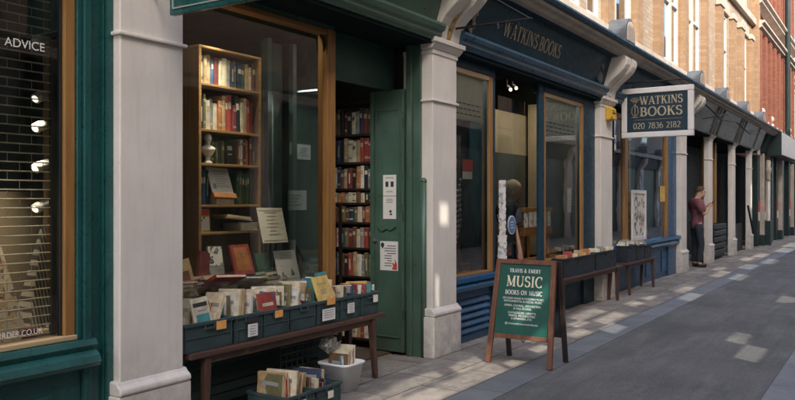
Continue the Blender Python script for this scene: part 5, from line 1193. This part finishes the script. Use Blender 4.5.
# wires over the far fascia
for i, (pts, lab) in enumerate((([(16.9,-.36,3.46), (18.5,-.36,3.30), (20.5,-.36,3.40)], 'thin dark cable sagging across the slate fascia, left one'), ([(20.5,-.36,3.40), (22.6,-.36,3.26), (24.8,-.36,3.44)], 'thin dark cable sagging across the slate fascia, right one'), ([(16.95,-.30,3.18), (18.2,-.36,3.34), (19.4,-.36,3.5)], 'thin dark cable rising across the slate fascia near the white sign'))):
    single('cable', MB().tube(pts, .014, 6), 'iron', lab, 'cable', pts[0], smooth=True)
o = thing('alarm_box', 'bright yellow alarm box fixed to a white pilaster beside the hanging sign', 'alarm', (11.62, -.02, 2.7))
part('cover', MB().prism_x([(-.003,2.69), (-.07,2.70), (-.095,2.74), (-.095,2.86), (-.07,2.89), (-.003,2.89)], 11.46, 11.70), 'yellow_plastic', o, bev=.015)
part('beacon', MB().box(11.49, 11.67, -.112, -.096, 2.71, 2.76), 'orange_tag', o, bev=.008)
q = MB(); q.box(11.51, 11.65, -.098, -.0955, 2.79, 2.815); q.box(11.51, 11.60, -.098, -.0955, 2.83, 2.842); part('print', q, 'ink', o)
o = thing('street_sign', 'small pale blue plate behind the white pilaster, under the hanging sign', 'sign', (12.0, .06, 2.3)); part('plate', MB().box(11.84, 12.15, .05, .07, 2.28, 2.52), 'paper_dim', o); part('plate_band', MB().box(11.88, 12.11, .044, .0495, 2.38, 2.46), 'blue_sticker', o)
b = MB(); b.box(11.845, 11.87, -.01, .03, 2.0, 2.95); single('cable', b, 'iron', 'dark cable duct running down beside the pilaster with the alarm box', 'cable', (11.85, 0, 2.0))

# ------------------------------------------------------------------ pavement board
ab = thing('pavement_board', 'wooden pavement board with green panel advertising music books', 'sign board', (6.62, -.82, 0))
def lean(pz, xb, xt, z1=.95): return xb+(xt-xb)*pz/z1
YL, YR = -.50, -1.13; ZT = .945
bx, tx_ = 6.44, 6.63; ang = math.atan2(tx_-bx, ZT)
Mf = Matrix.Translation((bx, -.815, .0)) @ Matrix.Rotation(ang, 4, 'Y') @ Matrix(((0,1,0,0),(-1,0,0,0),(0,0,1,0),(0,0,0,1)))
# local: x to the right (towards the street), -y towards the viewer, z up the board
Lz = math.hypot(ZT, tx_-bx); hw = .305
fp = MB()
for s_ in (-1, 1):
    xo, xi = s_*hw, s_*(hw-.048)
    fl = .018*s_
    fp.add([(min(xo+fl,xi+fl),-.018,0),(max(xo+fl,xi+fl),-.018,0),(max(xo+fl,xi+fl),.018,0),(min(xo+fl,xi+fl),.018,0),(min(xo,xi)-fl*.6,-.018,Lz),(max(xo,xi)-fl*.6,-.018,Lz),(max(xo,xi)-fl*.6,.018,Lz),(min(xo,xi)-fl*.6,.018,Lz)], [(0,3,2,1),(4,5,6,7),(0,1,5,4),(1,2,6,5),(2,3,7,6),(3,0,4,7)])
ff = part('front_frame', fp.xf(Mf), 'board_wood', ab, bev=.004)
part('top_rail', MB().box(-hw+.04, hw-.04, -.016, .016, Lz-.045, Lz-.002).xf(Mf), 'board_wood', ff, bev=.004); part('bottom_rail', MB().box(-hw+.05, hw-.05, -.016, .016, .235, .275).xf(Mf), 'board_wood', ff, bev=.004)
pn = part('panel', MB().box(-hw+.046, hw-.046, -.004, .008, .275, Lz-.045).xf(Mf), 'board_green', ab)
l = MB(); l2 = MB()
T_ = lambda x, z: Mf @ Matrix.Translation((x, -.0065, z))
t1, _ = serif('TRAVIS & EMERY', .034, .82, .09, 1.15); l2.merge(t1, T_(0, .842))
t1, _ = serif('MUSIC', .098, .93, .07); l.merge(t1, T_(0, .712))
t1, _ = serif('BOOKS ON MUSIC', .040, .82, .08); l2.merge(t1, T_(0, .638))
y_ = .595
for ln, sz in (('SECOND-HAND & MODERN MUSIC', .026), ('INSTRUMENTAL & VOCAL MUSIC', .026), ('', .012), ('OPERA, CHORAL, ORCHESTRAL', .026), ('& FULL SCORES', .026), ('', .012), ('CATALOGUES, LIBRETTI,', .026), ('PRINTS, PROGRAMMES', .026), ('& EPHEMERA, ETC', .026), ('', .018), ('@ travisandemery.music.books', .026)):
    if ln: l2.merge(sans(ln, sz, xs=.98), T_(0, y_))
    y_ -= sz*1.02
part('large_lettering', l, 'cream_letter', pn); part('small_lettering', l2, 'white_letter', pn)
bb, bt = 6.83, 6.665; ang2 = math.atan2(bt-bb, ZT-.01)
Mb = Matrix.Translation((bb, -.835, 0)) @ Matrix.Rotation(ang2, 4, 'Y') @ Matrix(((0,1,0,0),(-1,0,0,0),(0,0,1,0),(0,0,0,1)))
bp = MB(); bp.box(-hw, -hw+.045, -.015, .015, 0, Lz-.01); bp.box(hw-.045, hw, -.015, .015, 0, Lz-.01); bp.box(-hw+.046, hw-.046, -.014, .014, .235, .275); bp.box(-hw+.046, hw-.046, -.014, .014, Lz-.06, Lz-.012)
br_ = part('back_frame', bp.xf(Mb), 'case_dark', ab, bev=.004); part('back_panel', MB().box(-hw+.046, hw-.046, -.006, .006, .275, Lz-.06).xf(Mb), 'crate_navy', br_)
b = MB(); b.tube([(6.52, -.76, .30), (6.66, -.77, .17), (6.78, -.78, .30)], .004, 5); part('chain', b, 'iron', ab)

# ------------------------------------------------------------------ people
def skin(name, nodes, edges, mat, parent, root, sub=2):
    ks = list(nodes); me = bpy.data.meshes.new(name)
    me.from_pydata([nodes[k][0] for k in ks], [(ks.index(a), ks.index(b_)) for a, b_ in edges], [])
    o = bpy.data.objects.new(name, me); C.objects.link(o)
    sm = o.modifiers.new('Skin', 'SKIN'); sm.use_smooth_shade = True
    lay = me.skin_vertices[0].data
    for i, k in enumerate(ks):
        r_ = nodes[k][1]; lay[i].radius = r_ if isinstance(r_, tuple) else (r_, r_); lay[i].use_root = (k == root)
    ss = o.modifiers.new('Subdivision', 'SUBSURF'); ss.levels = sub; ss.render_levels = sub
    dg = bpy.context.evaluated_depsgraph_get(); m2 = bpy.data.meshes.new_from_object(o.evaluated_get(dg)); m2.name = name
    m2.materials.clear(); m2.materials.append(M(mat))
    for p in m2.polygons: p.use_smooth = True; p.material_index = 0
    o.modifiers.clear(); o.data = m2; bpy.data.meshes.remove(me)
    if parent: o.parent = parent
    return o
def person(label, loc, rot, shirt, trousers, hair, h=1.0, bow=1.0, phone=True):
    p = thing('person', label, 'person', loc, rot=rot)
    p.scale = (h, h, h)
    n = {}; ed = []
    n['pel'] = ((0,0,.95), .10); n['wai'] = ((.015,0,1.10), .10); n['che'] = ((.0,0,1.28), .115); n['upc'] = ((-.015,0,1.42), .075); n['nec'] = ((.015,0,1.50), .052)
    n['hd0'] = ((.055*bow+.01,0,1.565), .072); n['hd1'] = ((.085*bow+.01,0,1.635), .092); n['hd2'] = ((.08*bow,0,1.70), .078)
    n['chin'] = ((.155*bow+.03,0,1.545), .03)
    ed += [('pel','wai'),('wai','che'),('che','upc'),('upc','nec'),('nec','hd0'),('hd0','hd1'),('hd1','hd2'),('hd0','chin')]
    for s_, q in ((1,'l'),(-1,'r')):
        n['sh'+q] = ((-.02, .165*s_, 1.405), .062); n['el'+q] = ((.05, .235*s_, 1.135), .043); n['wr'+q] = ((.25, .085*s_, 1.315), .027); n['pa'+q] = ((.30, .055*s_, 1.35), .03)
        ed += [('upc','sh'+q),('sh'+q,'el'+q),('el'+q,'wr'+q),('wr'+q,'pa'+q)]
        if not phone: n['el'+q] = ((-.01, .225*s_, 1.13), .043); n['wr'+q] = ((.06, .22*s_, .90), .027); n['pa'+q] = ((.075, .215*s_, .83), .03)
        n['hi'+q] = ((0, .09*s_, .87), .076); n['kn'+q] = ((.03 if s_ > 0 else .06, .10*s_, .49), .058); n['an'+q] = ((-.01, .105*s_, .09), .04); n['to'+q] = ((.13, .125*s_, .035), .03)
        ed += [('pel','hi'+q),('hi'+q,'kn'+q),('kn'+q,'an'+q),('an'+q,'to'+q)]
        for f in range(4):
            a = ('f%d' % f)+q; dx = .02*f; ln = (.055, .065, .06, .045)[f]
            base = Vector((.31, .05*s_, 1.375-.018*f)) if phone else Vector((.10-.018*f, .215*s_, .80)); dv = (Vector((ln*.55, -.012*s_, .006)), Vector((ln*.62, -.036*s_, .010))) if phone else (Vector((.004, 0, -ln*.6)), Vector((.0, -.008*s_, -ln))); n[a+'0'] = (tuple(base), .009); n[a+'1'] = (tuple(base+dv[0]), .0085); n[a+'2'] = (tuple(base+dv[1]), .0075)
            ed += [('pa'+q, a+'0'), (a+'0', a+'1'), (a+'1', a+'2')]
        tb = Vector((0,0,0)) if phone else Vector((-.215, .165*s_, -.54))
        a = 'th'+q; n[a+'0'] = (tuple(Vector((.30, .04*s_, 1.37))+tb), .010); n[a+'1'] = (tuple(Vector((.32, .018*s_, 1.40 if phone else 1.345))+tb), .0085); n[a+'2'] = (tuple(Vector((.35, .008*s_, 1.403) if phone else (.325, .012*s_, 1.31))+tb), .007); ed += [('pa'+q, a+'0'), (a+'0', a+'1'), (a+'1', a+'2')]
    body = skin('body', n, ed, 'skin', p, 'pel')
    # face
    hx = .085*bow+.01
    b = MB(); b.tube([(hx+.088, 0, 1.655), (hx+.108, 0, 1.615), (hx+.09, 0, 1.60)], [.008, .014, .010], 8)
    part('nose', b, 'skin', p, world=False, smooth=True)
    b = MB(); [b.ball((hx+.076, s_*.032, 1.648), .012, sq=(.6,1,.7), seg=8) for s_ in (-1, 1)]; part('eyes', b, 'ink', p, world=False)
    b = MB(); b.ball((hx+.080, 0, 1.575), .02, sq=(.4,1,.3), seg=8); part('mouth', b, 'cover_maroon', p, world=False)
    b = MB(); [b.ball((hx-.012, s_*.092, 1.635), .03, sq=(.6,.35,1), seg=8) for s_ in (-1, 1)]; part('ears', b, 'skin', p, world=False, smooth=True)
    hr = MB(); rg = random.Random(4); o_ = 0
    for i in range(9):
        th_ = math.pi*(.50 if phone else .68)*i/8
        for k in range(20):
            a = 2*math.pi*k/20; front = math.cos(a); t2 = th_*(1-.38*max(0, front))
            r_ = (.105 if phone else .115)*(1+rg.uniform(-.06, .06)); hr.v.append(Vector((hx-.018+r_*1.05*math.sin(t2)*math.cos(a), r_*.95*math.sin(t2)*math.sin(a), 1.655+r_*1.05*math.cos(t2))))
    for i in range(8):
        for k in range(20): hr.f.append([i*20+k, i*20+(k+1) % 20, (i+1)*20+(k+1) % 20, (i+1)*20+k]); hr.mi.append(0)
    part('hair', hr, hair, p, world=False, smooth=True)
    n2 = {'a0': ((0.0,0,.80), .150), 'a': ((0.005,0,.93), .15), 'b': ((.03,0,1.08), .138), 'c': ((.005,0,1.27), .148), 'd': ((-.015,0,1.415), .115), 'e': ((.008,0,1.485), .072)}
    e2 = [('a0','a'),('a','b'),('b','c'),('c','d'),('d','e')]
    for s_, q in ((1,'l'),(-1,'r')):
        n2['s'+q] = ((-.02,.165*s_,1.40), .108); n2['t'+q] = ((.032,.224*s_,1.17), .080); e2 += [('d','s'+q),('s'+q,'t'+q)]
    skin('shirt', n2, e2, shirt, p, 'a0')
    n3 = {'a': ((0,0,1.04), .118)}; e3 = []
    for s_, q in ((1,'l'),(-1,'r')):
        n3['h'+q] = ((0,.09*s_,.85), .10); n3['k'+q] = ((.03 if s_ > 0 else .06,.10*s_,.49), .075); n3['n'+q] = ((-.01,.105*s_,.09), .066); e3 += [('a','h'+q),('h'+q,'k'+q),('k'+q,'n'+q)]
    skin('trousers', n3, e3, trousers, p, 'a')
    for s_ in (1, -1):
        sh = {'h': ((-.05,.105*s_,.05), .052), 'm': ((.05,.115*s_,.05), .052), 't': ((.165,.130*s_,.036), .040)}
        skin('shoe', sh, [('h','m'),('m','t')], 'shoe', p, 'h')
    return p
ra = math.atan2(-.78, .62)
person('man in maroon shirt and dark trousers looking down at a phone in a dark doorway', (18.05, .06, .0), ra, 'shirt_maroon', 'trousers', 'hair_brown', 1.02)
ph = MB().box(-.006, .006, -.036, .036, -.07, .07)
mm = Matrix.Translation((18.05, .06, 0)) @ Matrix.Rotation(ra, 4, 'Z') @ Matrix.Scale(1.02, 4) @ Matrix.Translation((.347, 0, 1.38)) @ Matrix.Rotation(R(38), 4, 'Y')
single('phone', ph.xf(mm), 'ink', 'dark phone held in both hands by the man in the doorway', 'phone', tuple(mm.translation), bev=.004)
person('grey haired person behind the postcard rack in the blue doorway', (9.0, .46, .03), R(-42), 'trousers', 'trousers', 'hair_grey', .97, .8, phone=False)

# ------------------------------------------------------------------ tree at the far end
tr = thing('tree', 'leafy green street tree beyond the red brick building at the far right', 'tree', (43, -1.5, 0))
b = MB(); b.tube([(43,-1.5,0), (43.05,-1.5,2), (43,-1.45,4.2), (43.1,-1.4,7)], [.22,.17,.13,.06], 10)
for a in range(7):
    an = a*.9; b.tube([(43.03,-1.47,3.6+.4*a), (43+1.0*math.cos(an),-1.5+1.0*math.sin(an),4.6+.5*a), (43+2.0*math.cos(an),-1.5+2.0*math.sin(an),5.2+.55*a)], [.07,.045,.015], 6)
part('trunk', b, 'bark', tr, smooth=True)
rg = random.Random(2); b = MB()
for cl in range(70):
    a = rg.uniform(0, 6.28); rr_ = 2.4*math.sqrt(rg.random()); cz = rg.uniform(4.2, 9.2); f = 1-abs(cz-6.5)/4
    cx, cy = 43+rr_*f*math.cos(a), -1.5+rr_*f*math.sin(a)
    for k in range(45):
        p = Vector((cx+rg.gauss(0,.28), cy+rg.gauss(0,.28), cz+rg.gauss(0,.22))); d1 = Vector((rg.gauss(0,1), rg.gauss(0,1), rg.gauss(0,.6))).normalized(); d2 = d1.cross(Vector((rg.gauss(0,1), rg.gauss(0,1), rg.gauss(0,1)))).normalized(); s_ = rg.uniform(.06, .12)
        b.add([p-d1*s_, p+d2*s_*.5, p+d1*s_, p-d2*s_*.5], [(0,1,2,3)])
part('crown', b, 'leaf', tr)

# ------------------------------------------------------------------ the opposite side of the street (seen in the glass)
op = thing('terrace_building', 'opposite terrace with pale pilasters, seen only as a reflection in the bookshop glass', 'building', (10, -7.2, 0))
YO = -7.2; kx, kz = SUN.x/SUN.y, -SUN.z/SUN.y       # shift along the sun ray per metre of y
holes = []  # wall openings made up only to throw sun patches across the street
def sunpatch(x, y, wx, wy, z=0.):
    d0 = y-wy/2-YO; d1 = y+wy/2-YO; xw = x - kx*(y-YO)
    holes.append((xw-wx/2, xw+wx/2, z+kz*d0, z+kz*d1))
def wallpatch(x, z, wx, wz, y=0.):
    xw = x - kx*(y-YO); holes.append((xw-wx/2, xw+wx/2, z+kz*(y-YO)-wz/2, z+kz*(y-YO)+wz/2))
for (x, y, wx, wy) in ((9.85,-.28,1.0,.22),(9.7,-.64,.9,.22),(8.95,-.90,.55,.24),(9.05,-.45,.45,.18),(11.2,-.5,.5,.2),(8.4,-.68,.5,.18),(13.4,-.72,.9,.2),(12.5,-1.0,.9,.24),(12.0,-.50,.5,.16),(16.6,-.7,1.3,.24),(16.2,-1.12,1.2,.26),(17.9,-.45,.9,.2),(18.8,-.9,1.3,.3),(20.7,-1.1,1.6,.3),(21.2,-.5,1.2,.26),(22.8,-.6,1.6,.3),(25.5,-.9,2.2,.4),(28.5,-.8,2.6,.45),(32,-.9,3,.6),
    (12.9,-2.33,.8,.3),(6.25,-.42,.55,.22),(5.85,-.68,1.0,.24),(5.45,-.36,.7,.2),(5.1,-.68,.75,.24),(4.75,-.42,.6,.22),(9.10,-2.25,.66,.20),(8.26,-2.49,.78,.22),(11.2,-3.0,.3,.15),(7.0,-.34,.3,.14),(7.8,-.40,.4,.14),(7.25,-.66,.5,.16),(6.6,-.72,.35,.14)):
    sunpatch(x, y, wx, wy)
wallpatch(6.53, 1.36, .16, .20); wallpatch(6.40, .62, .05, .3); wallpatch(25.35, 1.6, .3, .7)
HO = kz*(0-YO)+3.72
ow = [(x, x+.9, z0, z0+1.6) for x in [-9.0+2.6*i for i in range(20)] for z0 in (4.4, 7.4)]
ow = [q for q in ow if not any(h[0] < q[1]+.05 and h[1] > q[0]-.05 and h[2] < q[3]+.05 and h[3] > q[2]-.05 for h in holes)]
m = MB()
hh = [(a, b_, max(c_, .2), min(d_, HO-.1)) for a, b_, c_, d_ in holes]
holed(-14, 50, 0, HO, YO, hh, 0, lambda x, z: 1 if z < 3.9 else 0, m)
part('wall', m, ['brick_brown', 'green_dark'], op)
m = MB()
for i in range(17):
    x = -1.6+3.45*i; m.box(x, x+.45, YO+.01, YO+.16, 0, 3.03); m.prism_x([(YO+.02,3.03), (YO+.18,3.03), (YO+.25,3.2), (YO+.42,3.4), (YO+.46,3.62), (YO+.02,3.62)], x, x+.45)
part('pilasters', m, 'pilaster_paint', op)
m = MB(); m.prism_x([(YO+.02,3.1), (YO+.1,3.1), (YO+.30,3.6), (YO+.02,3.6)], -14, 50); part('fascia', m, 'navy_paint', op)
m = MB(); m.box(-14, 50, YO+.02, YO+.5, 3.63, 3.80); part('cornice', m, 'cornice_cream', op)
m = MB()
for i in range(17):
    x = -1.375+3.45*i; m.prism_y([(x-.25,3.81)]+[(x-.25*math.cos(R(a)), 4.0+.25*math.sin(R(a))) for a in range(0,181,20)]+[(x+.25,3.81)], YO+.05, YO+.48)
part('pediment_caps', m, 'lead', op)
m = MB()
for (a, b_, c_, d_) in ow: m.box(a, b_, YO+.01, YO+.05, c_, d_)
part('window_frames', m, 'white_paint', op)
m = MB()
for (a, b_, c_, d_) in ow: m.box(a+.08, b_-.08, YO+.051, YO+.06, c_+.08, c_+.76); m.box(a+.08, b_-.08, YO+.051, YO+.06, c_+.84, d_-.08)
part('window_panes', m, 'window_glass', op)
bpy.context.view_layer.update()
